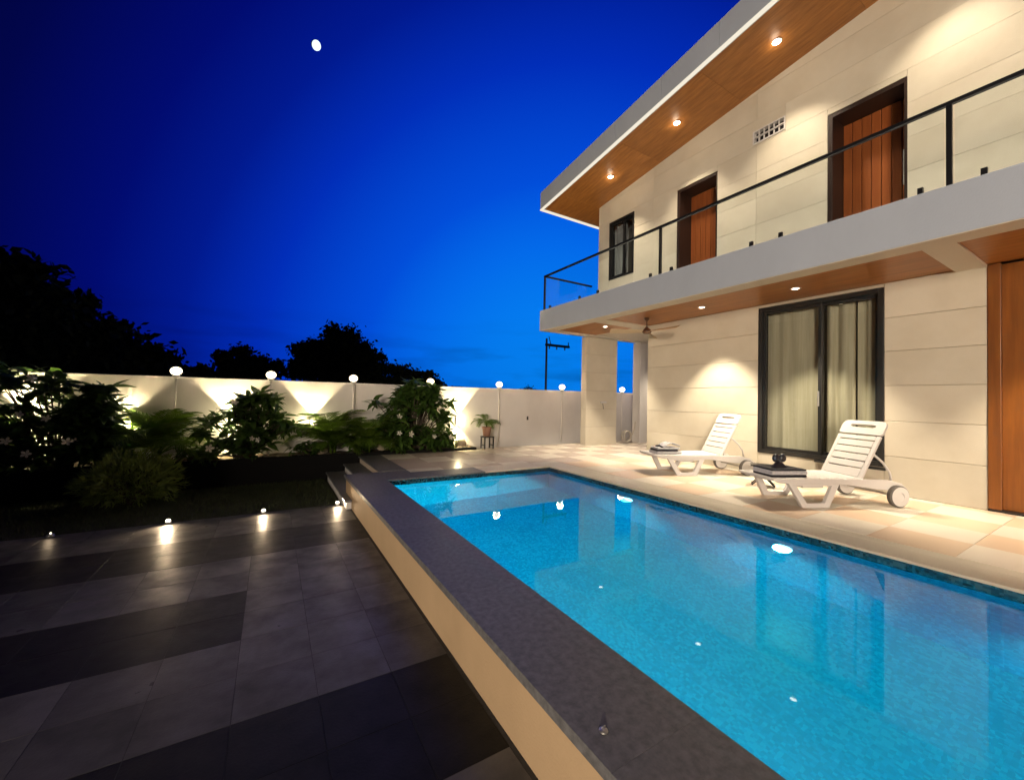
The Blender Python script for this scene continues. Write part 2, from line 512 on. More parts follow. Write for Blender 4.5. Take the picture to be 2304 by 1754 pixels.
ZT = -.40   # terrace level
terr = box('terrace', (-6.0, 1.06, -5.0, 6.60, -.70, ZT - .0018), M_GROUT, kind='structure')
tile_me = {}
def tile(parent, x0, x1, y0, y1, z, m, gap=.004, th=.012, name='tile'):
    key = (round(x1 - x0, 3), round(y1 - y0, 3), m.name, th)
    if key not in tile_me:
        w, h = (x1 - x0) / 2 - gap / 2, (y1 - y0) / 2 - gap / 2
        c = .0006
        mb = MB()
        mb.add([(-w, -h, -th), (w, -h, -th), (w, h, -th), (-w, h, -th), (-w, -h, -c), (w, -h, -c), (w, h, -c), (-w, h, -c),
                (-w + c, -h + c, 0), (w - c, -h + c, 0), (w - c, h - c, 0), (-w + c, h - c, 0)],
               [(0, 3, 2, 1), (0, 1, 5, 4), (1, 2, 6, 5), (2, 3, 7, 6), (3, 0, 4, 7), (4, 5, 9, 8), (5, 6, 10, 9), (6, 7, 11, 10), (7, 4, 8, 11), (8, 9, 10, 11)])
        tile_me[key] = mb.mesh('tile', m)
    return put(name, tile_me[key], parent, ((x0 + x1) / 2, (y0 + y1) / 2, z + rnd.uniform(-.0003, .0003)),
               (rnd.uniform(-.0006, .0006), rnd.uniform(-.0006, .0006), 0))
# bands of dark and pale stone across the terrace
rows = [-.80, .02, .84, 1.66, 2.46, 3.27, 4.06, 4.90, 5.70, 6.60]
darkrow = {1: 1.04, 3: 1.04, 5: -.13, 7: -1.06}
x_edges = [1.04 - .01, .67, .27, -.13, -.53, -.93, -1.33, -1.73, -2.13, -2.53, -2.93, -3.33, -3.73]
for ri in range(1, len(rows) - 1):
    ya, yb = rows[ri], rows[ri + 1]
    for half in (0, 1):
        y0 = ya + (yb - ya) * half / 2; y1 = ya + (yb - ya) * (half + 1) / 2
        for xi in range(len(x_edges) - 1):
            x1, x0 = x_edges[xi], x_edges[xi + 1]
            dark = ri in darkrow and (x0 + x1) / 2 < darkrow[ri]
            if ri == 7 and not dark and (x0 + x1) / 2 > -1.06:
                dark = True
            if ri == 3 and False:
                dark = True
            tile(terr, x0, x1, y0, y1, ZT, M_TERRDARK if dark else M_TERRLIGHT, gap=.0035, th=.0018)

# lawn
lawn = box('lawn', (-7.0, .97, 6.66, 8.80, -.455, -.43), M_LAWN, kind='structure')
gb = MB()
for i in range(15000):
    x = rnd.uniform(-4.2, .93); y = rnd.uniform(6.68, 8.80)
    h = rnd.uniform(.025, .06); a = rnd.uniform(0, 6.28); w = .004
    lx, ly = rnd.uniform(-.025, .025), rnd.uniform(-.025, .025)
    dx, dy = math.cos(a) * w, math.sin(a) * w
    gb.add([(x - dx, y - dy, -.432), (x + dx, y + dy, -.432), (x + lx, y + ly, -.43 + h)], [(0, 1, 2)])
build('grass', gb, M_GRASS, recalc=False, kind='stuff')

# ------------------------------------------------------------------ pool deck
# slab pieces round the pool hole (x 1.52..4.57, y -1.6..6.15)
PX0, PX1, PY0, PY1 = 1.52, 4.57, -1.6, 6.15
deck = MB()
deck.box(PX1 + .03, 12.0, -5.0, 9.05, -.5, -.012)
deck.box(1.62, PX1 + .03, PY1 + .03, 8.80, -.5, -.012)
deck.box(PX1 - .0, PX1 + .03, -5.0, PY0, -.5, -.012)
deck_o = build('pool_deck', deck, M_DECKGROUT, kind='structure')
xs = [5.05, 5.665, 6.28, 6.895, 7.51, 7.70]
ys = [-1.43, -.83, -.23, .37, .97, 1.57, 2.17, 2.77, 3.37, 3.97, 4.57, 5.17, 5.77, 6.37, 6.97, 7.57, 8.17, 8.77, 9.05]
for j in range(len(ys) - 1):
    for i in range(len(xs) - 1):
        m = M_TILECREAM if (i + j) % 2 else M_TILEBEIGE
        if ys[j] > 6.3:
            m = M_TILEPINK if (i + j) % 2 else M_TILECREAM
        tile(deck_o, xs[i], xs[i + 1], ys[j], ys[j + 1], 0, m, gap=.003)
xs2 = [7.70, 8.125, 8.74, 9.355, 9.97]
for j in range(13, len(ys) - 1):
    for i in range(len(xs2) - 1):
        tile(deck_o, xs2[i], xs2[i + 1], ys[j] if j > 13 else 6.52, ys[j + 1], 0, M_TILEPINK if (i + j) % 2 else M_TILECREAM, gap=.003)
xs3 = [2.04, 2.64, 3.24, 3.84, 4.44, 5.05]
ys3 = [6.63, 6.88, 7.48, 8.08, 8.80]
for j in range(len(ys3) - 1):
    for i in range(len(xs3) - 1):
        tile(deck_o, xs3[i], xs3[i + 1], ys3[j], ys3[j + 1], 0, M_TILEPINK if (i + j) % 3 else M_TILECREAM, gap=.003)
ysd = [6.88, 7.36, 7.84, 8.32, 8.80]
for j in range(4):
    tile(deck_o, 1.62, 2.04, ysd[j], ysd[j + 1], 0, M_GRANITE, gap=.003)

# ------------------------------------------------------------------ pool
pool = thing('swimming_pool', 'long rectangular blue swimming pool with grey granite rim and tan side wall', 'pool', (0, 0, 0))
ZW = -.085
pw = MB()
def quad(mb, a, b, c, d):
    mb.add([a, b, c, d], [(0, 1, 2, 3)])
FZ = -1.40; BX = PX0
fl_ = MB()
quad(fl_, (BX, PY0, FZ), (PX1, PY0, FZ), (PX1, PY1, FZ), (BX, PY1, FZ))
build('pool_floor', fl_, M_MOSAIC, pool)
wl = MB()
wl.box(PX0 - .10, PX0, PY0 - .1, PY1 + .1, FZ - .05, -.05)
wl.box(PX1, PX1 + .028, PY0 - .1, PY1 + .028, FZ - .05, -.125)
wl.box(PX0, PX1, PY1, PY1 + .028, FZ - .05, -.125)
wl.box(PX0, PX1, PY0 - .1, PY0, FZ - .05, -.05)
build('pool_wall', wl, M_MOSAIC, pool)
bd = MB()
bd.box(PX1 - .004, PX1 + .029, PY0 - .1, PY1 + .029, -.125, -.026)
bd.box(PX0, PX1 - .004, PY1 - .004, PY1 + .029, -.125, -.026)
build('waterline_band', bd, M_BAND, pool)
# rim slabs of granite on the garden side
yy = [-4.6, -3.2, -1.8, -.4, 1.0, 2.4, 3.8, 5.2, 6.15]
for a, b in zip(yy[:-1], yy[1:]):
    box('coping_slab', (1.03, PX0 + .012, a + .0004, b - .0004, -.05, 0), M_GRANITE, pool, bevel=.0015)
box('coping_slab', (1.03, 2.04 - .002, PY1 + .001, 6.845, -.05, 0), M_GRANITE, pool, bevel=.006)
build('side_wall', MB().box(1.055, PX0 - .10, -4.6, 6.80, -.7, -.05), M_TAN, pool)
# cream edging on the house side and the far end
yy = [-4.6, -3.0, -1.4, .2, 1.8, 3.4, 5.0, 6.15]
for a, b in zip(yy[:-1], yy[1:]):
    box('edge_slab', (PX1 - .012, 4.90, a + .001, b - .001, -.026, 0), M_CURB, pool, bevel=.004)
    box('edge_slab', (4.905, 5.048, a + .001, b - .001, -.026, -.001), M_CURB, pool, bevel=.004)
xx = [2.04, 3.2, 4.4, 5.048]
for a, b in zip(xx[:-1], xx[1:]):
    box('edge_slab', (a + .001, b - .001, PY1 - .012, 6.625, -.026, 0), M_CURB if a > 2.1 else M_GRANITE, pool, bevel=.004)
# underwater lights in the house-side wall, about two metres apart
plm = MB().lathe([(.078, 0), (.078, -.012), (.06, -.02)], seg=20, axis='X').mesh('pool_light', E_POOL)
for y in (4.17, 2.08, .0, -1.25):
    put('pool_light', plm, pool, (PX1, y, -.48))
    light('pool_beam', 'SPOT', (PX1 - .05, y, -.48), 800, (.09, .97, 1.0), pool, size=.08, target=(PX1 - 1.2, y, -1.15), spot=R(168), blend=.6)
# water
wa = MB()
wa.add([(PX0 + .001, PY0 + .001, ZW), (PX1 - .005, PY0 + .001, ZW), (PX1 - .005, PY1 - .005, ZW), (PX0 + .001, PY1 - .005, ZW)], [(0, 1, 2, 3)])
build('water', wa, M_WATER, recalc=False, kind='structure')
# small chrome fitting on the rim
ch = thing('rim_fitting', 'small chrome fitting set in the granite pool rim', 'fitting', (1.13, 1.14, .001))
build('base', MB().lathe([(.018, 0), (.018, .004), (.012, .007)], seg=16), M_STEEL, ch, smooth=True)
build('knob', MB().tube([(-.008, 0, .006), (-.008, 0, .017), (.008, 0, .017), (.008, 0, .006)], .003), M_STEEL, ch, smooth=True)

# steps down to the lawn
st = thing('garden_steps', 'three granite steps with pale risers from the pool deck down to the lawn', 'steps', (0, 0, 0))
for k, (x0, x1, z) in enumerate([(1.60, 1.66, 0), (1.285, 1.60, -.133), (.965, 1.285, -.266)]):
    pass
build('riser', MB().box(1.625, 1.70, 6.85, 8.80, -.60, -.03), M_PLASTER, st)
build('tread', MB().box(1.59, 1.622, 6.85, 8.80, -.03, -.001), M_GRANITE, st, bevel=.004)
build('riser', MB().box(1.325, 1.60, 6.85, 8.74, -.60, -.163), M_PLASTER, st)
build('tread', MB().box(1.29, 1.622, 6.85, 8.75, -.163, -.133), M_GRANITE, st, bevel=.004)
build('riser', MB().box(1.0, 1.3, 6.30 + .5, 8.68, -.60, -.296), M_PLASTER, st)
build('tread', MB().box(.965, 1.30, 6.85, 8.69, -.296, -.266), M_GRANITE, st, bevel=.004)
build('riser', MB().box(.985, 1.052, 6.25, 6.848, -.60, -.296), M_PLASTER, st)
build('tread', MB().box(.955, 1.052, 6.22, 6.848, -.296, -.266), M_GRANITE, st, bevel=.004)

# ------------------------------------------------------------------ boundary wall, planter, drain
bw = thing('boundary_wall', 'long white plastered garden wall behind the plants', 'wall', (0, 9.35, 0))
build('wall_body', MB().box(-9.0, 14.0, 0, .2, -.6, 1.50), M_PLASTER, bw)
build('wall_cap', MB().box(-9.0, 14.0, -.015, .215, 1.50, 1.535), M_PLASTER, bw, bevel=.006)
sw = thing('side_wall', 'white plastered garden wall along the lawn side', 'wall', (-9.2, 0, 0))
build('wall_body', MB().box(-.0, .2, -12, 9.35, -.6, 1.50), M_PLASTER, sw)
build('wall_cap', MB().box(-.015, .215, -12, 9.34, 1.50, 1.535), M_PLASTER, sw, bevel=.006)
dr = box('drain_channel', (4.35, 12.0, 9.05, 9.35, -.5, -.09), mat('drain_dark', (.012, .011, .010), .9), kind='structure')
M_KERB = mat('kerb_dark', (.006, .006, .006), .8, spec=.15)
pl = thing('planter', 'low dark edged planting bed along the white garden wall', 'planter', (0, 0, 0))
build('kerb', MB().box(-9.0, 4.34, 8.82, 8.90, -.5, .06), M_KERB, pl, bevel=.006)
build('kerb', MB().box(4.27, 4.34, 8.90, 9.35, -.5, .06), M_KERB, pl, bevel=.006)
so = MB()
nx, ny = 90, 5
for i in range(nx + 1):
    for j in range(ny + 1):
        x = -9 + 13.26 * i / nx; y = 8.90 + .45 * j / ny
        so.v.append((x, y, .05 + rnd.uniform(-.015, .03)))
for i in range(nx):
    for j in range(ny):
        a = i * (ny + 1) + j
        so.f.append((a, a + ny + 1, a + ny + 2, a + 1))
build('soil', so, M_SOIL, pl, smooth=True)

# lamps along the wall
LAMPX = [-1.48, -.02, 1.52, 3.27, 5.17, 7.28, 9.75]
lab = ['leftmost of the wall lamps, glowing above the white wall beside the tall shrub',
       'wall lamp glowing above the flowering shrub left of centre',
       'wall lamp glowing above the palm in the middle of the planting bed',
       'wall lamp glowing behind the top of the big leafy shrub at the bed end',
       'wall lamp glowing on the bare white wall above the potted palm',
       'wall lamp glowing on the white wall left of the veranda column',
       'rightmost wall lamp, half hidden by the veranda column']
pole_me = MB().lathe([(.016, .03), (.016, 1.50)], seg=10).mesh('pole', M_WHITEPOLE, True)
hold_me = MB().lathe([(.02, 1.50), (.055, 1.53), (.06, 1.56)], seg=16).mesh('holder', M_WHITEPOLE, True)
globe_me = MB().sphere((0, 0, 1.635), (.088, .088, .074)).mesh('globe', E_LAMP, True)
cap_me = MB().lathe([(.105, 1.70), (.08, 1.735), (.012, 1.75)], seg=18).mesh('cap', M_BLACK, True)
for x, lb in zip(LAMPX, lab):
    t = thing('garden_lamp', lb, 'lamp', (x, 9.24, 0 if x > 4.3 else .05 - .05), group='warm lamps along the white garden wall')
    put('pole', pole_me, t); put('holder', hold_me, t); put('globe', globe_me, t)
    light('lamp_light', 'POINT', (0, 0, 1.635), 80, WARM2, t, size=.09)

# up and down wall lights in the planting bed
SCX = [-3.25, -2.10, -.66, .75, 4.02]
slab_ = ['up and down wall light behind the tall flowering shrub at the left edge',
         'up and down wall light between the tall shrub and the small palm',
         'up and down wall light hidden behind the round plumeria shrub',
         'up and down wall light beside the middle palm, brightest on the white wall',
         'up and down wall light at the right end of the planting bed']
sb = MB().box(-.04, .04, -.09, 0, -.09, .09).mesh('housing', M_PLASTER)
sl = MB().lathe([(.026, 0), (.026, .004)], seg=14).mesh('lens', E_SCONCE)
for x, lb in zip(SCX, slab_):
    t = thing('wall_light', lb, 'wall light', (x, 9.35, .68), group='up and down lights on the garden wall')
    put('housing', sb, t, bevel=.004)
    put('lens', sl, t, (0, -.05, .0915)); put('lens', sl, t, (0, -.05, -.0955))
    light('up_light', 'SPOT', (0, -.10, .10), 250, (1.0, .80, .44), t, size=.02, target=(0, -.055, 1.0), spot=R(84), blend=.25)
    light('leaf_fill_light', 'POINT', (0, -.16, 0), 16, (1.0, .82, .46), t, size=.05)  # added point fill, lights the leaves and wall round the fixture
    light('down_light', 'SPOT', (0, -.10, -.105), 100, (1.0, .80, .44), t, size=.02, target=(0, -.10, -1.0), spot=R(100), blend=.4)

# low lights along the edge of the terrace
gd = MB().lathe([(.034, 0), (.036, .012), (.03, .03)], seg=16).mesh('housing', M_STEEL, True)
gl = MB().sphere((0, 0, .04), (.026, .026, .02), 14, 8).mesh('bulb', E_SPOT, True)
glab = ['small dim edge light at the dark left end of the terrace edge', 'bright edge light on the terrace edge below the round bush',
        'edge light on the terrace edge between the bush and the steps', 'edge light on the terrace tucked against the pool steps']
for x, e, lb in zip((-2.09, -1.07, -.05, .90), (.4, 24, 10, 9), glab):
    t = thing('ground_light', lb, 'ground light', (x, 6.55, ZT), group='small lights along the terrace edge')
    put('housing', gd, t)
    b_ = put('bulb', gl, t)
    if e < 1:
        b_.scale = (.3, .3, .3); b_.location = (0, 0, .03)
    light('edge_light', 'SPOT', (0, -.045, .075), e, WARM2, t, size=.03, target=(0, -.8, -.05), spot=R(150), blend=.8)

# ------------------------------------------------------------------ house
H = thing('house', 'two storey cream stone villa with sloping wood lined roof and glass balcony', 'house', (0, 0, 0))
XW = 7.70
EV_X, EV_Y = 6.26, 9.07
SL = .130
def soff(y):
    return 6.65 + SL * (8.26 - y)
# --- backing walls
bk = MB()
XB0, XB1 = XW + .022, XW + .20
def wallseg(y0, y1, z0, z1):
    bk.box(XB0, XB1, y0, y1, z0, z1)
# ground floor with window opening y 2.19..3.96, z .38..3.03
wallseg(3.96, 6.50, -.3, 3.10); wallseg(2.19, 3.96, -.3, .38); wallseg(2.19, 3.96, 3.03, 3.10); wallseg(1.20, 2.19, -.3, 3.10)
wallseg(-5.0, -1.4, -.3, 3.10)
# upper floor, openings door_near 1.94..2.90, door_far 4.79..5.74 (to 6.03), window 6.98..7.84 z 4.5..6.06, vent 3.53..4.09 z 6.17..6.42
ZU = 3.62
for y0, y1 in ((-5.0, 1.94), (2.90, 3.53), (4.09, 4.79), (5.74, 6.98), (7.84, 8.25)):
    n = 1 if y1 - y0 < 2 else 6
    for k in range(n):
        a = y0 + (y1 - y0) * k / n; b = y0 + (y1 - y0) * (k + 1) / n
        bk.box(XB0, XB1, a, b, ZU, soff(b) + .05)
wallseg(1.94, 2.90, 6.03, soff(2.9)); wallseg(4.79, 5.74, 6.03, soff(5.74))
wallseg(6.98, 7.84, ZU, 4.50); wallseg(6.98, 7.84, 6.06, soff(7.84))
wallseg(3.53, 4.09, ZU, 6.17); wallseg(3.53, 4.09, 6.42, soff(4.09))
build('wall', bk, M_CLADDARK, H)
sh = MB()
sh.box(XB1, 13.0, 6.30, 6.50, -.3, 3.08); sh.box(XB1, 13.0, 8.05, 8.25, ZU, 6.70)
sh.box(12.8, 13.0, -5.0, 6.30, -.3, 3.08); sh.box(12.8, 13.0, -5.0, 8.05, ZU, 6.7)
sh.box(XB1, 13.0, -5.2, -5.0, -.3, 3.08); sh.box(XB1, 13.0, -5.2, -5.0, ZU, 8.3)
build('rear_wall', sh, M_PLASTER, H)
rm = MB()
rm.box(8.9, 8.95, 1.3, 6.3, 0, 3.05); rm.box(8.6, 8.65, -2, 8.0, ZU, 6.6)
build('inner_wall', rm, M_ROOM, H)
# --- cladding panels
panel_cache = {}
def panel(y0, y1, z0, z1, x0=XW, gap=.006):
    if z1 - z0 < .02 or y1 - y0 < .02:
        return
    dx = rnd.uniform(-.0015, .0015)
    w, h = (y1 - y0 - gap) / 2, (z1 - z0 - gap) / 2
    c = .003
    mb = MB()
    mb.add([(c, -w, -h), (c, w, -h), (c, w, h), (c, -w, h), (0, -w + c, -h + c), (0, w - c, -h + c), (0, w - c, h - c), (0, -w + c, h - c),
            (.021, -w, -h), (.021, w, -h), (.021, w, h), (.021, -w, h)],
           [(4, 7, 6, 5), (0, 4, 5, 1), (1, 5, 6, 2), (2, 6, 7, 3), (3, 7, 4, 0), (8, 0, 1, 9), (9, 1, 2, 10), (10, 2, 3, 11), (11, 3, 0, 8)])
    put('wall_panel', mb.mesh('wall_panel', M_CLAD), H, (x0 + dx, (y0 + y1) / 2, (z0 + z1) / 2))
def courses(y0, y1, zs, cuts=()):
    ed = [y0] + [c for c in cuts if y0 < c < y1] + [y1]
    for za, zb in zip(zs[:-1], zs[1:]):
        for a, b in zip(ed[:-1], ed[1:]):
            panel(a, b, za, zb)
gz = [0.0, .55, 1.06, 1.575, 2.075, 2.565, 3.085]
courses(3.96, 6.50, gz)
courses(1.20, 2.19, gz)
courses(2.19, 3.96, [0, .375])
courses(2.19, 3.96, [3.035, 3.085])
uz = [3.63 + .50 * k for k in range(10)]
OPEN = [(1.94, 2.90, 3.0, 6.03), (4.79, 5.74, 3.0, 6.03), (6.98, 7.84, 4.50, 6.06), (3.53, 4.09, 6.17, 6.42)]
def poly_panel(y0, y1, z0, z1, gap=.0038):
    """one cladding slab, cut to the slope of the soffit at its top"""
    h = gap / 2
    pts = [(y0 + h, z0 + h), (y1 - h, z0 + h), (y1 - h, z1 - h), (y0 + h, z1 - h)]
    lim = lambda y: soff(y) + .06
    res = []
    for p, q in zip(pts, pts[1:] + pts[:1]):
        dp, dq = p[1] - lim(p[0]), q[1] - lim(q[0])
        if dp <= 0:
            res.append(p)
        if dp * dq < 0:
            t = dp / (dp - dq)
            res.append((p[0] + (q[0] - p[0]) * t, p[1] + (q[1] - p[1]) * t))
    if len(res) < 3:
        return
    cy_, cz_ = (y0 + y1) / 2, (z0 + z1) / 2
    n = len(res)
    mb = MB().add([(0, y - cy_, z - cz_) for y, z in res] + [(.021, y - cy_, z - cz_) for y, z in res],
                  [tuple(range(n - 1, -1, -1)), tuple(range(n, 2 * n))] + [(i, (i + 1) % n, n + (i + 1) % n, n + i) for i in range(n)])
    put('wall_panel', mb.mesh('wall_panel', M_CLAD), H, (XW + rnd.uniform(-.0012, .0012), cy_, cz_))
for za, zb in zip(uz[:-1], uz[1:]):
    ops = sorted(o for o in OPEN if o[2] < zb - .01 and o[3] > za + .01)
    y = -2.6
    for o0, o1, oz0, oz1 in ops + [(8.25, None, 0, 0)]:
        a = y
        for c in [c for c in (-.2, 4.02, 6.38) if y + .3 < c < o0 - .3] + [o0]:
            poly_panel(a, c, za, zb); a = c
        if o1 is not None:
            if oz0 > za + .02:
                poly_panel(o0, o1, za, oz0)
            if oz1 < zb - .02:
                poly_panel(o0, o1, oz1, zb)
            y = o1
# --- doors on the upper floor
def door(y0, y1):
    d = box('door', (XW + .435, XW + .47, y0 + .05, y1 - .05, ZU, 5.98), M_WENGE, H)
    fr = MB()
    fr.box(XW + .006, XW + .49, y1 - .07, y1 - .002, ZU, 6.028)
    fr.box(XW + .006, XW + .49, y0 + .002, y0 + .035, ZU, 6.028)
    fr.box(XW + .006, XW + .49, y0 + .035, y1 - .07, 5.96, 6.028)
    build('frame', fr, M_WENGE, d, bevel=.003)
    n = 7; a = y0 + .035; b = y1 - .07; w = (b - a) / n
    for k in range(n):
        box('plank', (XW + .405 + rnd.uniform(0, .002), XW + .434, a + k * w + .004, a + (k + 1) * w - .004, ZU + .01, 5.955), M_DOOR, d, bevel=.006)
    hd = MB().tube([(XW + .37, y0 + .12, 4.62), (XW + .37, y0 + .12, 5.15)], .02)
    hd.tube([(XW + .37, y0 + .12, 4.70), (XW + .405, y0 + .12, 4.70)], .010); hd.tube([(XW + .37, y0 + .12, 5.07), (XW + .405, y0 + .12, 5.07)], .010)
    build('handle', hd, M_WHITEPOLE, d, smooth=False)
    return d
door(1.94, 2.90); door(4.79, 5.74)
# --- windows
def rect_frame(mb, x0, x1, y0, y1, z0, z1, w):
    mb.box(x0, x1, y0, y0 + w, z0, z1); mb.box(x0, x1, y1 - w, y1, z0, z1)
    mb.box(x0, x1, y0 + w, y1 - w, z0, z0 + w); mb.box(x0, x1, y0 + w, y1 - w, z1 - w, z1)
    return mb
def window(y0, y1, z0, z1, mid, fw, sw_):
    wn = build('window', rect_frame(MB(), XW - .012, XW + .16, y0 + .002, y1 - .002, z0 + .003, z1 - .003, fw), M_FRAME, H, bevel=.003)
    build('sash', rect_frame(MB(), XW + .03, XW + .07, mid - .02, y1 - fw - .003, z0 + fw + .002, z1 - fw - .002, sw_), M_FRAME, wn, bevel=.003)
    build('sash', rect_frame(MB(), XW + .08, XW + .12, y0 + fw + .003, mid + .03, z0 + fw + .002, z1 - fw - .002, sw_), M_FRAME, wn, bevel=.003)
    gm = MB().box(XW + .047, XW + .053, mid, y1 - fw, z0 + fw, z1 - fw)
    build('pane', gm, M_GLASS, wn)
    gm = MB().box(XW + .097, XW + .103, y0 + fw, mid, z0 + fw, z1 - fw)
    build('pane', gm, M_GLASS, wn)
    return wn
w1 = window(2.19, 3.96, .38, 3.03, 3.00, .07, .05)
build('handle', MB().box(XW + .015, XW + .032, 3.01, 3.035, 1.25, 1.50), M_STEEL, w1, bevel=.004)
build('sill', MB().box(XW - .045, XW - .012, 2.19 - .03, 3.05, .335, .378), M_FRAME, w1, bevel=.004)
w2 = window(6.98, 7.84, 4.50, 6.06, 7.36, .05, .04)
# --- vent block: two rows of square openings
vt = build('vent', rect_frame(MB(), XW - .012, XW + .10, 3.53, 4.09, 6.17, 6.42, .022), M_PLASTER, H)
vb = MB().box(XW - .010, XW + .03, 3.552, 4.068, 6.286, 6.304)
for k in range(1, 6):
    y = 3.552 + (4.068 - 3.552) * k / 6
    vb.box(XW + .0, XW + .03, y - .008, y + .008, 6.192, 6.286); vb.box(XW + .0, XW + .03, y - .008, y + .008, 6.304, 6.398)
build('grille', vb, M_PLASTER, vt)
build('vent_shade_sheet', MB().box(XW + .08, XW + .098, 3.553, 4.067, 6.193, 6.397), M_BLACK, vt)  # black sheet standing in for the shade deep in the vent openings
# --- wood wall panel at the near end
wp = build('wood_panelling', MB().box(XW + .14, XW + .18, -1.4, 1.20, .02, 3.08), M_WENGE, H)
box('frame', (XW - .015, XW + .14, 1.09, 1.197, .03, 3.08), M_WOODWALL, wp, bevel=.004)
yb = 1.09
while yb > -1.35:
    box('board', (XW + .05 + rnd.uniform(0, .002), XW + .14, yb - .20 + .004, yb, .03, 3.07), M_WOODWALL, wp, bevel=.004)
    yb -= .20
build('skirting', MB().box(XW - .02, XW + .16, -1.4, 1.199, 0, .028), M_BLACK, wp)
# --- balcony slab with parapet face and soffit
SX0, SY1, SZ0, SZ1 = 6.0, 8.60, 3.06, 3.60
sl_ = MB()
sl_.box(SX0, 12.9, -5.0, SY1, 3.112, SZ1)
bs = build('balcony_slab', sl_, M_GREY, H, bevel=.012)
fb = MB().box(SX0, SX0 + .10, -5.0, SY1, SZ0 - .0, 3.111)
build('edge_beam', MB().box(SX0 + .002, 6.32, -5.0, SY1 - .002, SZ0, 3.1105), M_CREAM, bs)
build('edge_face', MB().box(SX0 - .012, SX0 + .0015, -5.0, SY1 + .0, SZ0 + .006, SZ1 - .02), M_GREY, bs, bevel=.004)
build('cross_beam', MB().box(6.321, XW - .001, 1.20, 1.47, SZ0, 3.1105), M_CREAM, bs)
build('cross_beam', MB().box(6.321, 12.9, 6.505, 6.86, SZ0 - .0, 3.1105), M_CREAM, bs)
build('cross_beam', MB().box(6.321, 12.9, 8.32, SY1 - .002, SZ0 - .001, 3.1105), M_CREAM, bs)
for (y0, y1, x1) in ((-5.0, -1.0, XW), (-1.0, 1.199, XW), (1.471, 3.1, XW - .001), (3.1, 4.75, XW - .001), (4.75, 6.504, XW - .001), (6.861, 8.319, XW - .001)):
    box('ceiling_panel', (6.322, x1, y0 + .0015, y1 - .0015, 3.088, 3.110), M_WOODCEIL, bs)
build('passage_ceiling', MB().box(XW, 12.8, 6.861, 8.319, 3.088, 3.110), M_CREAM, bs)
# --- roof
rb = MB()
ya, yb_ = EV_Y - .05, -5.0
for (n_, x0, x1, d0, d1, m_) in (('roof', EV_X + .06, 13.2, .012, .46, M_GREY),):
    rb.hexa([(x0, yb_, soff(yb_) + d0), (x1, yb_, soff(yb_) + d0), (x1, ya, soff(ya) + d0), (x0, ya, soff(ya) + d0),
             (x0, yb_, soff(yb_) + d1), (x1, yb_, soff(yb_) + d1), (x1, ya, soff(ya) + d1), (x0, ya, soff(ya) + d1)])
rf = build('roof', rb, M_GREY, H)
def slope_box(name, x0, x1, y0, y1, d0, d1, m, parent, bevel=0):
    mb = MB().hexa([(x0, y0, soff(y0) + d0), (x1, y0, soff(y0) + d0), (x1, y1, soff(y1) + d0), (x0, y1, soff(y1) + d0),
                    (x0, y0, soff(y0) + d1), (x1, y0, soff(y0) + d1), (x1, y1, soff(y1) + d1), (x0, y1, soff(y1) + d1)])
    return build(name, mb, m, parent, bevel=bevel)
fy = [EV_Y, 7.44, 6.25, 5.05, 3.89, 2.6, 1.3, 0, -1.3, -3.2, -5.0]
for a, b in zip(fy[:-1], fy[1:]):
    slope_box('fascia', EV_X, EV_X + .06, b + .004, a - .004 if a < EV_Y else a, .0, .47, M_GREY, rf)
slope_box('fascia', EV_X + .061, 13.2, EV_Y - .05 + .001, EV_Y, .0, .47, M_GREY, rf)
slope_box('eave_trim', EV_X - .004, EV_X + .06, -5.0, EV_Y + .004, -.03, -.001, E_TRIM, rf)
slope_box('eave_trim', EV_X + .0605, 13.2, EV_Y - .06, EV_Y + .004, -.03, -.001, E_TRIM, rf)
slope_box('eave_border', EV_X + .0605, EV_X + .0865, -5.0, EV_Y - .0605, -.02, -.001, M_PLASTER, rf)
sy = [EV_Y - .086, 8.255, 6.2, 4.3, 2.4, .5, -1.4, -3.2, -5.0]
for i, (a, b) in enumerate(zip(sy[:-1], sy[1:])):
    x1 = 13.2 if i == 0 else XW + .024
    slope_box('ceiling_panel', EV_X + .087, x1, b + .0015, a - .0015, -.012, .011, M_WOODCEIL, rf)
# --- column and rear pillar
cb = MB().box(7.562, 8.70, 8.502, 8.68, -.3, SZ0)
colm = build('column', cb, M_CLADDARK, H)
for za, zb in zip([0, .52, 1.03, 1.54, 2.05, 2.56], [.52, 1.03, 1.54, 2.05, 2.56, 3.055]):
    box('wall_panel', (7.54, 8.72, 8.48, 8.501, za + .003, zb - .003), M_CLAD, colm, bevel=.003)
    box('wall_panel', (7.54, 7.561, 8.502, 8.70, za + .003, zb - .003), M_CLAD, colm, bevel=.003)
box('pillar', (9.64, 11.6, 8.42, 8.70, -.3, SZ0), M_PLASTER, H)
# --- balcony railing
rail = build('railing', MB().box(6.035, 6.085, -5.0, 8.52, 4.47, 4.51), M_BLACK, H, bevel=.004)
build('handrail', MB().box(6.086, 7.69, 8.47, 8.52, 4.47, 4.51), M_BLACK, rail, bevel=.004)
pm = MB().box(-.02, .02, -.022, .022, 3.601, 4.469).mesh('post', M_BLACK)
for y in (-2.46, 1.20, 4.86, 8.495):
    put('post', pm, rail, (6.06, y, 0))
cm_ = MB().box(-.02, .02, -.022, .022, 3.601, 3.68).mesh('clamp', M_BLACK)
for y in (-.9, .96, 1.42, 2.83, 3.23, 4.62, 5.08, 6.5, 7.1, 8.25):
    put('clamp', cm_, rail, (6.06, y, 0))
for y0, y1 in ((-4.9, -2.50), (-2.42, 1.16), (1.24, 4.82), (4.90, 8.455)):
    gm = MB().box(6.055, 6.065, y0, y1, 3.63, 4.465)
    build('glass_panel', gm, M_RAILGLASS, rail)
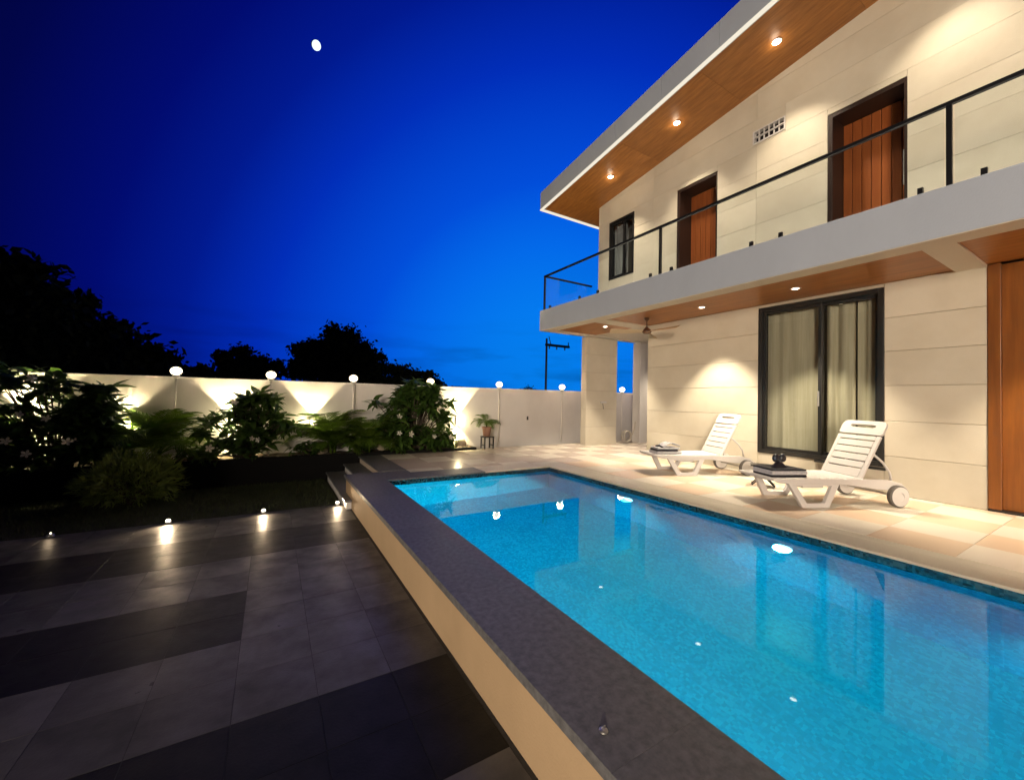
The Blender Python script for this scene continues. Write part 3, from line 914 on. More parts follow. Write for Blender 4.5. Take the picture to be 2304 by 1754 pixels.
build('glass_panel', MB().box(6.10, 7.68, 8.49, 8.50, 3.63, 4.465), M_RAILGLASS, rail)
# --- downlights
ring_me = MB().lathe([(.074, 0), (.078, -.004), (.066, -.007), (.05, -.005)], seg=20).mesh('downlight', M_PLASTER, True)
lens_me = MB().lathe([(.064, -.004), (.058, -.012), (.03, -.016)], seg=18).mesh('lens', E_DOWN)
lens2_me = MB().lathe([(.046, -.006), (.042, -.0095)], seg=18).mesh('lens', E_DOWNLOW)
for y in (7.12, 5.25, 3.35, 1.45, -.45):
    z = soff(y) - .013
    d = put('downlight', ring_me, H, (7.0, y, z))
    put('lens', lens_me, d)
    light('soffit_halo_light', 'POINT', (7.0, y, z - .10), 1.6, WARMD, H, size=.05)  # added point light, puts a bright halo on the soffit round each lens
    light('down_beam', 'SPOT', (7.0, y, z - .02), 390, WARMD, H, size=.05, target=(7.0, y, 0), spot=R(86), blend=.68)
for y in (7.2, 4.63, 3.04, .2, -1.4):
    d = put('downlight', ring_me, H, (6.98, y, 3.087))
    put('lens', lens2_me, d)
    light('down_beam', 'SPOT', (6.98, y, 3.065), 590, WARMD, H, size=.05, target=(6.98, y, 0), spot=R(81), blend=.5)

d = put('downlight', ring_me, H, (10.7, 7.5, 3.087)); put('lens', lens2_me, d)  # added unseen downlight, brightens the rear pillar and passage behind the house corner
light('down_beam', 'SPOT', (10.7, 7.5, 3.065), 260, WARMD, H, size=.035, target=(10.7, 7.5, 0), spot=R(110), blend=.6)
# curtains hang inside the windows
def curtain(name, y0, y1, z0, z1, x, m, label, folds, amp=.03, group=None):
    mb = MB(); n = int(folds * 10)
    for i in range(n + 1):
        t = i / n; y = y0 + (y1 - y0) * t
        for k, z in enumerate((z0, (z0 + z1) / 2, z1)):
            a = amp * (1.0 + .25 * math.sin(7 * t + k))
            mb.v.append((x + a * math.sin(2 * math.pi * folds * t + .5 * math.sin(9 * t) + .15 * k), y, z))
    for i in range(n):
        for k in range(2):
            a = i * 3 + k
            mb.f.append((a, a + 3, a + 4, a + 1))
    o = build(name, mb, m, smooth=True, recalc=False)
    o['label'] = label; o['category'] = 'curtain'
    if group:
        o['group'] = group
    return o
curtain('curtain', 3.03, 3.90, .45, 2.97, XW + .22, M_CURTAIN, 'sheer beige curtain behind the left pane of the big veranda window', 4, .007)
curtain('curtain', 2.60, 2.99, .45, 2.97, XW + .24, M_CURTAIN, 'gathered beige curtain in the middle of the big veranda window', 2, .035)
curtain('curtain', 2.24, 2.57, .45, 2.97, XW + .24, M_CURTAIN, 'gathered beige curtain at the right side of the big veranda window', 1.5, .035)
curtain('curtain', 7.42, 7.79, 4.55, 6.0, XW + .22, M_GREYCURTAIN, 'grey curtain in the small upstairs window', 3, .03)

# ceiling fan under the veranda
fan = thing('ceiling_fan', 'three bladed ceiling fan hanging from the veranda ceiling', 'ceiling fan', (6.97, 5.92, 3.087))
build('canopy', MB().lathe([(.06, 0), (.055, -.03), (.018, -.07)], seg=18), M_FANBROWN, fan, smooth=True)
build('rod', MB().lathe([(.012, -.06), (.012, -.22)], seg=10), M_FANBROWN, fan, smooth=True)
build('motor', MB().lathe([(.02, -.19), (.04, -.22), (.095, -.27), (.10, -.31), (.06, -.345), (.01, -.355)], seg=22), M_FANBROWN, fan, smooth=True)
bl = MB().hexa([(.09, -.05, -.315), (.80, -.08, -.345), (.80, .06, -.275), (.09, .045, -.280), (.09, -.05, -.305), (.80, -.08, -.335), (.80, .06, -.265), (.09, .045, -.270)]).mesh('blade', M_FANBLADE)
for k in range(3):
    put('blade', bl, fan, None, (0, 0, R(149 + 120 * k)))

# ------------------------------------------------------------------ sun loungers
def rr_poly(x0, x1, z0, z1, r, n=5, corners=(0, 0, 1, 1)):
    pts = []
    cs = [((x0, z0), 180, corners[0]), ((x1, z0), 270, corners[1]), ((x1, z1), 0, corners[2]), ((x0, z1), 90, corners[3])]
    for (cx, cz), a0, c in cs:
        if not c:
            pts.append((cx, cz)); continue
        ox = cx + (r if cx == x0 else -r); oz = cz + (r if cz == z0 else -r)
        for i in range(n + 1):
            a = R(a0 + 90 * i / n)
            pts.append((ox + r * math.cos(a), oz + r * math.sin(a)))
    return pts
def make_lounger(loc, rz, label):
    t = thing('sun_lounger', label, 'sun lounger', loc, rz, 'white sun loungers on the pool deck')
    W = .32
    # side rails
    for s in (-1, 1):
        y0, y1 = (s * W, s * (W - .035)) if s < 0 else (W - .035, W)
        poly = [(.02, .33), (.12, .295), (.40, .285), (1.0, .275), (1.45, .215), (1.72, .20), (1.86, .17), (1.90, .20), (1.80, .29), (1.60, .335), (1.1, .345), (.15, .352), (.01, .352)]
        build('side_rail', MB().prism(poly, y0, y1), M_PLASTIC, t, bevel=.006)
        # trapezoid leg loop, splayed a little
        o_ = [(.22, .30), (.39, 0), (.75, 0), (.93, .295)]
        i_ = [(.335, .262), (.45, .055), (.695, .055), (.815, .262)]
        lg = MB().ring(o_, i_, 0, .05)
        me = lg.mesh('leg', M_PLASTIC)
        for v in me.vertices:
            v.co.y = (v.co.y - .025) + s * (W - .03 + .035 * (1 - v.co.z / .3))
        put('leg', me, t, bevel=.006)
        wh = build('wheel', MB().lathe([(.125, -.03), (.137, -.022), (.137, .022), (.125, .03)], (1.70, s * (W + .035), .137), 28, 'Y'), M_RUBBER, t)
        build('wheel_disc', MB().lathe([(.122, -.034), (.05, -.04), (.045, .04), (.122, .034)], (1.70, s * (W + .035), .137), 28, 'Y'), M_PLASTIC, wh)
        build('support_arm', MB().tube([(1.46, s * .25, .66), (1.60, s * .26, .54), (1.68, s * .27, .42), (1.71, s * .27, .27)], .014), M_PLASTIC, t, smooth=True)
    build('axle', MB().tube([(1.70, -W, .137), (1.70, W, .137)], .014), M_STEEL, t)
    build('cross_bar', MB().box(.43, .71, -.30, .30, .235, .26), M_PLASTIC, t)
    build('end_board', MB().box(.01, .07, -W + .035, W - .035, .318, .354), M_PLASTIC, t, bevel=.012)
    x = .078
    sm = MB().box(0, .112, -W + .036, W - .036, .328, .354).mesh('seat_slat', M_PLASTIC)
    for k in range(10):
        put('seat_slat', sm, t, (x, 0, 0), bevel=.006); x += .122
    # backrest: hinged at x = 1.08, z = .35
    ang = R(62)
    br = bpy.data.objects.new('backrest', None)
    mb = MB()
    # local frame: u along the backrest, extruded; build in (y,u) plane, thickness w
    rot = Matrix.Rotation(-ang, 4, 'Y')
    T = Matrix.Translation((1.26, 0, .345)) @ rot
    def plate(y0, y1, u0, u1, w0=-.014, w1=.014):
        return [(u0, y0, w0), (u1, y0, w0), (u1, y1, w0), (u0, y1, w0), (u0, y0, w1), (u1, y0, w1), (u1, y1, w1), (u0, y1, w1)]
    bw_ = .295
    q_ = bw_ - .055
    frame = MB().prism([(-bw_, -.03), (bw_, -.03), (bw_, .60), (q_, .60), (q_, .0), (-q_, .0), (-q_, .60), (-bw_, .60)], -.014, .014)
    me = frame.mesh('backrest', M_PLASTIC)
    for v in me.vertices:
        v.co = (v.co.z, v.co.x, v.co.y)
    me.transform(T)
    br = put('backrest', me, t, bevel=.008)
    ws = [0, .13, .23, .33, .43, .53, .60]
    for a, b in zip(ws[:-1], ws[1:]):
        q = MB().hexa(plate(-bw_ + .0552, bw_ - .0552, a + .007, b - .007, -.012, .015))
        me = q.mesh('back_slat', M_PLASTIC); me.transform(T); put('back_slat', me, br, bevel=.005)
    # rounded headrest with a grip slot
    hb = MB()
    outl = rr_poly(-bw_ - .005, bw_ + .005, .615, .815, .075)
    inn = []
    import_in = rr_poly(-.17, .17, .715, .755, .018, 5, (1, 1, 1, 1))
    # match vertex counts: sample both loops by angle round the slot centre
    def sample(loop, c, n=48):
        res = []
        for i in range(n):
            a = 2 * math.pi * i / n
            d = Vector((math.cos(a), math.sin(a) * .55))
            best = None
            for p, q in zip(loop, loop[1:] + loop[:1]):
                ex, ez = q[0] - p[0], q[1] - p[1]
                den = d.x * ez - d.y * ex
                if abs(den) < 1e-9:
                    continue
                s_ = ((p[0] - c[0]) * ez - (p[1] - c[1]) * ex) / den
                u_ = ((p[0] - c[0]) * d.y - (p[1] - c[1]) * d.x) / den
                if s_ > 0 and -1e-6 <= u_ <= 1 + 1e-6 and (best is None or s_ < best):
                    best = s_
            res.append((c[0] + d.x * best, c[1] + d.y * best))
        return res
    o2 = sample(outl, (0, .735)); i2 = sample(import_in, (0, .735))
    hb.ring(o2, i2, -.016, .016)
    me = hb.mesh('headrest', M_PLASTIC)
    for v in me.vertices:
        y, w, u = v.co.x, v.co.y, v.co.z
        v.co = (u, y, w)
    me.transform(T)
    put('headrest', me, br, bevel=.005)
    return t
make_lounger((5.43, 2.84, 0), R(-24.8), 'white resin sun lounger nearest the camera, with a folded towel on its foot')
make_lounger((5.79, 4.88, 0), R(-23), 'white resin sun lounger further back, left of the big window')

def local(o_loc, rz, p):
    c, s = math.cos(rz), math.sin(rz)
    return (o_loc[0] + c * p[0] - s * p[1], o_loc[1] + s * p[0] + c * p[1], o_loc[2] + p[2])
# towel on the near lounger with a dark bow of fabric on top
rz = R(-24.8)
tw = thing('folded_towel', 'folded pale grey towel with black edge bands on the near lounger', 'towel', local((5.43, 2.84, 0), rz, (.30, -.08, .355)), rz)
def cloth_box(x0, x1, y0, y1, z0, z1):
    mb = MB(); n = 12
    r = (z1 - z0) / 2
    prof = []
    for i in range(n + 1):
        a = -math.pi / 2 + math.pi * i / n
        prof.append((y0 + r - r * math.cos(a), (z0 + z1) / 2 + r * math.sin(a)))
    for i in range(n + 1):
        a = math.pi / 2 - math.pi * i / n
        prof.append((y1 - r + r * math.cos(a), (z0 + z1) / 2 + r * math.sin(a)))
    k = len(prof)
    vs = [(x0, y, z) for y, z in prof] + [(x1, y, z) for y, z in prof]
    fs = [tuple(range(k)), tuple(range(2 * k - 1, k - 1, -1))] + [((i + 1) % k, i, k + i, k + (i + 1) % k) for i in range(k)]
    return mb.add(vs, fs)
build('layer', cloth_box(-.23, .24, -.16, .18, 0, .024), M_TOWELBLACK, tw, smooth=False)
build('layer', cloth_box(-.235, .245, -.165, .18, .024, .078), M_TOWEL, tw, smooth=False)
build('layer', cloth_box(-.22, .24, -.155, .18, .078, .098), M_TOWELBLACK, tw, smooth=False)
bo = thing('fabric_bow', 'small dark knotted bow standing on the folded towel', 'bow', local((5.43, 2.84, 0), rz, (.31, -.06, .453)), rz)
build('loop', MB().sphere((-.045, 0, .115), (.05, .035, .055), 18, 10), mat('dark_fabric', (.02, .02, .03), .35), bo, smooth=True)
build('loop', MB().sphere((.045, 0, .115), (.05, .035, .055), 18, 10), MATS['dark_fabric'], bo, smooth=True)
build('knot', MB().sphere((0, 0, .08), (.025, .035, .04), 14, 8), MATS['dark_fabric'], bo, smooth=True)
build('tail', MB().add([(-.085, -.05, .0), (.085, -.05, .0), (.085, .05, .0), (-.085, .05, .0), (-.02, -.02, .07), (.02, -.02, .07), (.02, .02, .07), (-.02, .02, .07)],
                       [(0, 3, 2, 1), (4, 5, 6, 7), (0, 1, 5, 4), (1, 2, 6, 5), (2, 3, 7, 6), (3, 0, 4, 7)]), MATS['dark_fabric'], bo)
# towel on the far lounger
rz2 = R(-23)
tw2 = thing('folded_towel', 'white towel with a black stripe, loosely folded on the far lounger', 'towel', local((5.79, 4.88, 0), rz2, (.30, -.08, .355)), rz2)
build('layer', cloth_box(-.22, .24, -.15, .16, 0, .05), M_TOWEL, tw2)
build('stripe', cloth_box(-.225, .16, -.158, .10, .05, .082), M_TOWELBLACK, tw2)
build('layer', cloth_box(-.19, .22, -.12, .15, .082, .11), M_TOWEL, tw2)
fl2 = MB()
for i in range(9):
    t_ = i / 8
    a = 2.4 * t_
    fl2.v += [(-.10 + .34 * t_, -.10, .11 + .10 * math.sin(a * 1.1) * (1 - .3 * t_)), (-.10 + .34 * t_, .12, .112 + .10 * math.sin(a * 1.1) * (1 - .3 * t_))]
for i in range(8):
    fl2.f.append((2 * i, 2 * i + 2, 2 * i + 3, 2 * i + 1))
fo = build('flap', fl2, M_TOWEL, tw2, smooth=True)
sd = fo.modifiers.new('thick', 'SOLIDIFY'); sd.thickness = .014
build('flap_edge', MB().tube([(-.10, -.11, .112), (-.105, 0, .135), (-.10, .13, .112)], .014), M_TOWELBLACK, tw2, smooth=True)

# little black folding table between the loungers
tb = thing('side_table', 'low black folding side table between the two loungers', 'table', (6.58, 3.30, 0), R(-61))
build('tabletop', MB().box(-.17, .17, -.13, .13, .305, .325), M_BLACK, tb, bevel=.004)
for s in (-1, 1):
    build('leg', MB().tube([(-.13, s * .10, .305), (.15, s * .10, .012)], .009), M_BLACK, tb)
    build('leg', MB().tube([(.13, s * .085, .305), (-.15, s * .085, .012)], .009), M_BLACK, tb)
build('stretcher', MB().tube([(-.15, -.10, .03), (-.15, .10, .03)], .007), M_BLACK, tb)
build('stretcher', MB().tube([(.15, -.10, .03), (.15, .10, .03)], .007), M_BLACK, tb)

# hose, wall socket, column box
hp = MB()
pts = []
for i in range(90):
    a = i * .33
    pts.append((.17 * math.cos(a) + .02 * math.sin(i * .7), .05 * math.sin(a * .5) + .05, .19 + .165 * math.sin(a)))
pts += [(.25, .05, .25), (.34, .06, .42), (.38, .07, .62)]
hp.tube(pts, .014, 6)
ho = build('garden_hose', hp, M_HOSE, smooth=True)
ho.location = (9.25, 8.50, .012)
ho['label'] = 'pale coiled garden hose by the rear pillar'; ho['category'] = 'hose'
ws_ = box('wall_socket', (6.13, 6.18, 9.325, 9.349, .68, .78), M_BLACK, bevel=.005)
ws_['label'] = 'small dark outlet on the bare white garden wall'; ws_['category'] = 'outlet'
cbx = thing('switch_box', 'small pale switch box with a dark cable on the veranda column', 'switch box', (8.18, 8.478, 1.22))
build('body', MB().box(-.11, .11, -.035, 0, -.03, .03), M_PLASTER, cbx, bevel=.006)
build('cable', MB().tube([(-.03, -.02, -.03), (-.02, -.025, -.10), (.0, -.02, -.20)], .007), M_BLACK, cbx)

# ------------------------------------------------------------------ planting
def leaf_mesh(name, ln, w, m, bend=.25, fold=.25):
    mb = MB(); n = 6
    prof = [.12, .62, .95, 1.0, .78, .40, .02]
    for i in range(n + 1):
        t = i / n
        x = ln * t; z = -bend * ln * t * t; hw = w / 2 * prof[i]
        mb.v += [(x, -hw, z + fold * hw), (x, 0, z), (x, hw, z + fold * hw)]
    for i in range(n):
        for k in range(2):
            a = i * 3 + k
            mb.f.append((a, a + 3, a + 4, a + 1))
    return mb.mesh(name, m, True, recalc=False)
def flower_mesh():
    mb = MB()
    for k in range(5):
        a = k * 2 * math.pi / 5
        c, s = math.cos(a), math.sin(a)
        pts = [(0, 0, 0), (.03, -.018, .012), (.055, -.012, .02), (.06, .008, .022), (.035, .018, .014)]
        mb.add([(c * x - s * y, s * x + c * y, z) for x, y, z in pts], [(0, 1, 2, 3, 4)])
    return mb.mesh('flower', M_FLOWER, False, recalc=False)
LEAF = [leaf_mesh('leaf', .26, .085, M_LEAF, .2), leaf_mesh('leaf', .22, .075, M_LEAF, .45), leaf_mesh('leaf', .17, .07, M_LEAF, .1)]
FLW = flower_mesh()
def rot_to(d, roll_=0.0):
    q = Vector(d).to_track_quat('X', 'Z')
    return (q.to_matrix() @ Matrix.Rotation(roll_, 3, 'X')).to_euler()
def shrub(name, label, cat, base, lumps, nbranch, nleaf_obj, nleaf_stuff, nflow, group, leafscale=1.0, seed=1):
    """stems rise to points spread through the crown volume; leaves whorl round each branch tip"""
    r = random.Random(seed)
    t = thing(name, label, cat, base, 0, group)
    tips = []
    for k in range(nbranch):
        lx, ly, lz, rx, ry, rz_ = lumps[k % len(lumps)]
        while True:
            d = Vector((r.uniform(-1, 1), r.uniform(-1, 1), r.uniform(-1, 1)))
            if .3 < d.length < 1:
                break
        d = d * (.6 + .4 * r.random()) if d.length > .6 else d
        tips.append(Vector((lx + d.x * rx, ly + d.y * ry, max(.12, lz + d.z * rz_))))
    st_ = MB()
    for p in tips:
        b = Vector((p.x * .15 + r.uniform(-.08, .08), p.y * .15, 0)); q = Vector((p.x * .5, p.y * .5, p.z * .55))
        st_.tube([b, q, p], .016, 5, .007)
    build('stem', st_, M_BARK, t, smooth=True)
    sm = MB()
    cnt = 0
    per = (nleaf_obj + nleaf_stuff) // len(tips) + 1
    order = sorted(range(len(tips)), key=lambda i: tips[i].y)   # the front ones get leaves of their own
    for oi_, ti in enumerate(order):
        p = tips[ti]
        for k in range(per):
            a = r.uniform(0, 6.283); el = r.uniform(-.5, .9)
            d = Vector((math.cos(a) * math.cos(el), math.sin(a) * math.cos(el), math.sin(el)))
            pos = p + Vector((r.uniform(-.04, .04), r.uniform(-.04, .04), r.uniform(-.10, .04)))
            s = leafscale * r.uniform(.7, 1.15)
            me = LEAF[r.randrange(3)]
            eu = rot_to(d, r.uniform(-.6, .6))
            if cnt < nleaf_obj:
                o = put('leaf', me, t, pos, eu); o.scale = (s, s, s)
            else:
                Mx = Matrix.Translation(pos) @ eu.to_matrix().to_4x4() @ Matrix.Scale(s, 4)
                sm.add([Mx @ v.co for v in me.vertices], [tuple(f.vertices) for f in me.polygons])
            cnt += 1
    if sm.v:
        build('foliage', sm, M_LEAF, t, smooth=True, recalc=False, kind='stuff')
    for k in range(nflow):
        p = tips[order[k % max(1, len(order) // 2)]]
        d = Vector((r.uniform(-.7, .7), -1, r.uniform(.0, 1.0)))
        pos = p + Vector((r.uniform(-.12, .12), -.12 - r.uniform(0, .08), r.uniform(-.05, .14)))
        o = put('flower', FLW, t, pos, d.to_track_quat('Z', 'Y').to_euler()); s = r.uniform(.8, 1.25); o.scale = (s, s, s)
    return t
GP = 'shrubs in the bed along the white wall'
shrub('flowering_shrub', 'tall dark shrub with white flowers at the left edge of the bed', 'shrub', (-2.75, 8.72, .06),
      [(-.5, -.1, 1.0, .65, .34, .72), (.10, -.1, 1.12, .66, .34, .66), (-.55, -.15, .38, .6, .3, .38), (.30, -.15, .45, .45, .28, .42), (.42, -.05, .9, .36, .2, .5)], 90, 280, 1900, 12, GP, 1.15, 3)
shrub('plumeria_shrub', 'round broad leaved shrub with a few white flowers left of the middle palm', 'shrub', (-.40, 9.0, .06),
      [(-.22, -.12, .62, .66, .26, .50), (.40, -.12, .66, .58, .26, .50), (-.1, -.18, .28, .8, .2, .26), (.12, -.05, 1.05, .50, .2, .30)], 70, 270, 1100, 4, GP, 1.1, 5)
shrub('plumeria_shrub', 'big bushy broad leaved shrub with white flowers at the right end of the bed', 'shrub', (2.80, 9.0, .06),
      [(-.36, -.14, .85, .66, .26, .60), (.46, -.14, .92, .60, .26, .60), (-.40, -.18, .32, .62, .22, .32), (.52, -.18, .34, .56, .22, .34), (.05, -.08, 1.35, .58, .22, .28)], 96, 280, 1900, 6, GP, 1.1, 8)

def frond_mesh(ln, nleaf, droop, lw, m, seed):
    r = random.Random(seed)
    mb = MB(); pts = []
    for i in range(11):
        t = i / 10
        pts.append(Vector((ln * t * (1 - .18 * droop * t), 0, ln * (.75 * t - droop * t * t))))
    mb.tube(pts, .008, 5, .003)
    for k in range(nleaf):
        t = .18 + .82 * k / nleaf
        i = min(9, int(t * 10)); f = t * 10 - i
        p = pts[i].lerp(pts[i + 1], f); d = (pts[i + 1] - pts[i]).normalized()
        L_ = lw * (math.sin(math.pi * min(1, .12 + .85 * t)) * .9 + .15)
        for s in (-1, 1):
            side = Vector((0, s, 0))
            dr = (d * .75 + side * .85 + Vector((0, 0, .12))).normalized()
            tip = p + dr * L_ + Vector((0, 0, -.35 * L_ * r.uniform(.6, 1.2)))
            mid = p + dr * L_ * .5 + Vector((0, 0, -.04 * L_))
            w = d * .013
            mb.add([p - w * .6, p + w * .6, mid + w, mid - w, tip], [(0, 1, 2, 3), (3, 2, 4)])
    return mb.mesh('frond', m, True, recalc=False)
FR = [frond_mesh(.75, 20, .55, .30, M_PALM, 1), frond_mesh(.85, 22, .75, .32, M_PALM, 2), frond_mesh(.62, 18, .95, .28, M_PALM, 3)]
def palm(label, base, n, s0, seed, group='small palms in the bed along the white wall', stem_h=.18):
    r = random.Random(seed)
    t = thing('palm_plant', label, 'palm', base, 0, group)
    sm = MB()
    for k in range(5):
        a = k * 1.3
        sm.tube([(.05 * math.cos(a), .05 * math.sin(a), 0), (.06 * math.cos(a), .06 * math.sin(a), stem_h)], .016, 6, .011)
    build('stem', sm, M_PALM, t, smooth=True)
    for k in range(n):
        o = put('frond', FR[k % 3], t, (r.uniform(-.05, .05), r.uniform(-.04, .04), stem_h * r.uniform(.5, 1)),
                (r.uniform(-.2, .2), r.uniform(-.95, -.05), k * 2.4 + r.uniform(-.3, .3)))
        s = s0 * r.uniform(.8, 1.15); o.scale = (s, s, s)
    return t
palm('small palm between the tall flowering shrub and the first wall lamp', (-1.66, 9.0, .06), 32, 1.3, 11)
palm('small yellow green palm in the middle of the bed by the bright wall light', (1.12, 9.0, .06), 34, 1.3, 12)
palm('dark drooping palm left of the big bushy shrub', (1.80, 8.95, .06), 24, 1.2, 14)
palm('low palm at the far left end of the bed in front of a wall light', (-3.65, 8.98, .06), 16, 1.1, 15)
palm('thin palm at the foot of the flowering shrub and left wall light', (-2.12, 8.95, .06), 14, .95, 16)

for i, (x, lb) in enumerate([(-3.5, 'low leafy clump at the foot of the tall shrub at the far left'), (-2.2, 'low leafy clump between the tall shrub and the small palm'),
                            (-1.15, 'low leafy clump left of the round plumeria shrub'), (.62, 'low leafy clump left of the middle palm'),
                            (1.62, 'low leafy clump between the middle palm and the drooping palm'), (3.65, 'low leafy clump at the right corner of the planting bed')]):
    shrub('leafy_clump', lb, 'plant', (x, 8.98, .05), [(0, -.02, .17, .36 if i < 5 else .22, .10, .15)], 14, 60, 130, 0, 'low leafy clumps along the bed', .75, 40 + i)

# potted palm on a black stool
sk = thing('stool', 'small black stool carrying the potted palm', 'stool', (4.68, 8.92, 0))
build('seat', MB().box(-.14, .14, -.12, .12, .28, .31), M_BLACK, sk, bevel=.006)
for sx in (-1, 1):
    for sy_ in (-1, 1):
        build('leg', MB().box(sx * .12 - .014, sx * .12 + .014, sy_ * .10 - .014, sy_ * .10 + .014, 0, .28), M_BLACK, sk)
    build('brace', MB().box(sx * .12 - .008, sx * .12 + .008, -.086, .086, .08, .10), M_BLACK, sk)
pp = thing('potted_palm', 'small palm in a pink clay pot on the black stool', 'potted plant', (4.66, 8.92, .311))
build('pot', MB().lathe([(.085, 0), (.115, .20), (.125, .205), (.125, .235), (.105, .235), (.10, .20)], seg=24), M_TERRACOTTA, pp, smooth=True)
build('stem', MB().tube([(0, 0, .18), (-.02, 0, .34)], .02, 8, .014), M_BARK, pp, smooth=True)
r_ = random.Random(5)
for k in range(16):
    o = put('frond', FR[(k + 1) % 3], pp, (-.02, 0, .33), (0, r_.uniform(-.5, .35), k * 2.4)); o.scale = (.52,) * 3

# stones and low leaves at the foot of the wall lights
for i, (x, s, lb) in enumerate([(-.95, 1.0, 'pale lit rock at the foot of the round shrub'), (.86, 1.5, 'pale lit rock under the brightest wall light'),
                                (4.05, 1.1, 'pale lit rock at the right end of the bed'), (2.15, .8, 'small pale rock at the foot of the big bushy shrub')]):
    mb = MB().sphere((0, 0, .08), (.13 * s, .09, .12 * s), 14, 9)
    rr_ = random.Random(i)
    mb.v = [(x_ * (1 + rr_.uniform(-.12, .12)), y_ * (1 + rr_.uniform(-.12, .12)), z_ * (1 + rr_.uniform(-.08, .08))) for x_, y_, z_ in mb.v]
    o = build('garden_rock', mb, mat('pale_rock', (.42, .36, .26), .9, (.28, .23, .16), 7, 6, bump=.5, bscale=25), smooth=True)
    o.location = (x, 9.12, .04); o['label'] = lb; o['category'] = 'rock'; o['group'] = 'rocks in the planting bed'

# round bush on the lawn
bu = thing('round_bush', 'low round feathery bush standing alone on the dark lawn', 'bush', (-1.72, 7.95, -.44))
fm = MB(); r_ = random.Random(21)
for k in range(5200):
    while True:
        d = Vector((r_.uniform(-1, 1), r_.uniform(-1, 1), r_.uniform(-.55, 1)))
        if .55 < d.length < 1:
            break
    wob = 1 + .17 * math.sin(6 * d.x + 4 * d.z) * math.cos(5 * d.y + 1) + .08 * math.sin(13 * d.x - 9 * d.z)
    p = Vector((d.x * .56 * wob, d.y * .5 * wob, .36 + d.z * .42 * wob))
    n_ = (d + Vector((r_.uniform(-.6, .6), r_.uniform(-.6, .6), r_.uniform(-.3, .7)))).normalized()
    a = n_.cross(Vector((r_.uniform(-1, 1), r_.uniform(-1, 1), r_.uniform(-1, 1)))).normalized()
    ln = r_.uniform(.045, .105); w = .008
    fm.add([p - a * w, p + a * w, p + n_ * ln * .6 + a * w * 1.1, p + n_ * ln], [(0, 1, 2, 3)])
build('foliage', fm, M_BUSHLEAF, bu, recalc=False, kind='stuff')
bm_ = MB()
for k in range(12):
    a = k * .52
    bm_.tube([(0, 0, 0), (.16 * math.cos(a), .14 * math.sin(a), .25), (.36 * math.cos(a), .32 * math.sin(a), .45)], .012, 5, .005)
build('stem', bm_, M_BARK, bu, smooth=True)

# ------------------------------------------------------------------ trees beyond the wall
def tree(name, label, base, lumps, n, size, trunk_h, trunk_r, seed, group='dark trees beyond the garden wall'):
    r = random.Random(seed)
    t = thing(name, label, 'tree', base, 0, group)
    tr = MB()
    tr.tube([(0, 0, 0), (.1, 0, trunk_h * .5), (0, .1, trunk_h)], trunk_r, 10, trunk_r * .6)
    for lx, ly, lz, rx, ry, rz_ in lumps:
        tr.tube([(0, .1, trunk_h * .9), (lx * .5, ly * .5, trunk_h + (lz - trunk_h) * .5), (lx, ly, lz)], trunk_r * .5, 7, trunk_r * .1)
    build('trunk', tr, M_BARK, t, smooth=True)
    fm = MB()
    vol = [l[3] * l[5] for l in lumps]; tot = sum(vol)
    for (lx, ly, lz, rx, ry, rz_), v in zip(lumps, vol):
        k_ = int(n * v / tot)
        # sub clumps give an uneven edge
        subs = []
        for _ in range(max(10, int(16 * rx))):
            while True:
                d = Vector((r.uniform(-1, 1), r.uniform(-1, 1), r.uniform(-1, 1)))
                if d.length < 1:
                    break
            d = d.normalized() * r.uniform(.45, .95)
            subs.append((Vector((lx + d.x * rx, ly + d.y * ry, lz + d.z * rz_)), r.uniform(.22, .42)))
        for _ in range(k_):
            c, sr = subs[r.randrange(len(subs))]
            g_ = Vector((r.gauss(0, .5), r.gauss(0, .5), r.gauss(0, .45)))
            p = c + Vector((g_.x * sr * rx, g_.y * sr * ry, g_.z * sr * rz_ * 1.2))
            a = Vector((r.uniform(-1, 1), r.uniform(-1, 1), r.uniform(-1, 1))).normalized()
            b = a.cross(Vector((r.uniform(-1, 1), r.uniform(-1, 1), r.uniform(-1, 1)))).normalized()
            s = size * r.uniform(.5, 1.2)
            fm.add([p - a * s, p - b * s * .5, p + a * s, p + b * s * .5], [(0, 1, 2, 3)])
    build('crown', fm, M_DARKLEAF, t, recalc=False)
    return t
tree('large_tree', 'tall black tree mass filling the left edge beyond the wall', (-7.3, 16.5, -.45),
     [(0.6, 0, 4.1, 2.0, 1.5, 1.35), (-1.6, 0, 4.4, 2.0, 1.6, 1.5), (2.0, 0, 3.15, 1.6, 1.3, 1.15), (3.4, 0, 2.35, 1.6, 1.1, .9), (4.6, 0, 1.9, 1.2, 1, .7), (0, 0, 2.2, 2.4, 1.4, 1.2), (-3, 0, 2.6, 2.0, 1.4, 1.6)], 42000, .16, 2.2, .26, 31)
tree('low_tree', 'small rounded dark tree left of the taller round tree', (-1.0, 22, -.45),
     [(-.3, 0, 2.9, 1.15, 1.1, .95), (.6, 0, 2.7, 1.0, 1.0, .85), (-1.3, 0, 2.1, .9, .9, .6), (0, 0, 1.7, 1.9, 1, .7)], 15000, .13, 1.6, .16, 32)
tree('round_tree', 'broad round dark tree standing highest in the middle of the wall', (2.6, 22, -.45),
     [(0, 0, 4.0, 1.5, 1.3, 1.2), (1.0, 0, 4.1, 1.25, 1.2, 1.1), (-1.2, 0, 3.4, 1.05, 1.0, .85), (1.9, 0, 3.4, .9, .9, .75), (0, 0, 2.6, 2.3, 1.2, 1.1)], 22000, .13, 2.0, .2, 33)
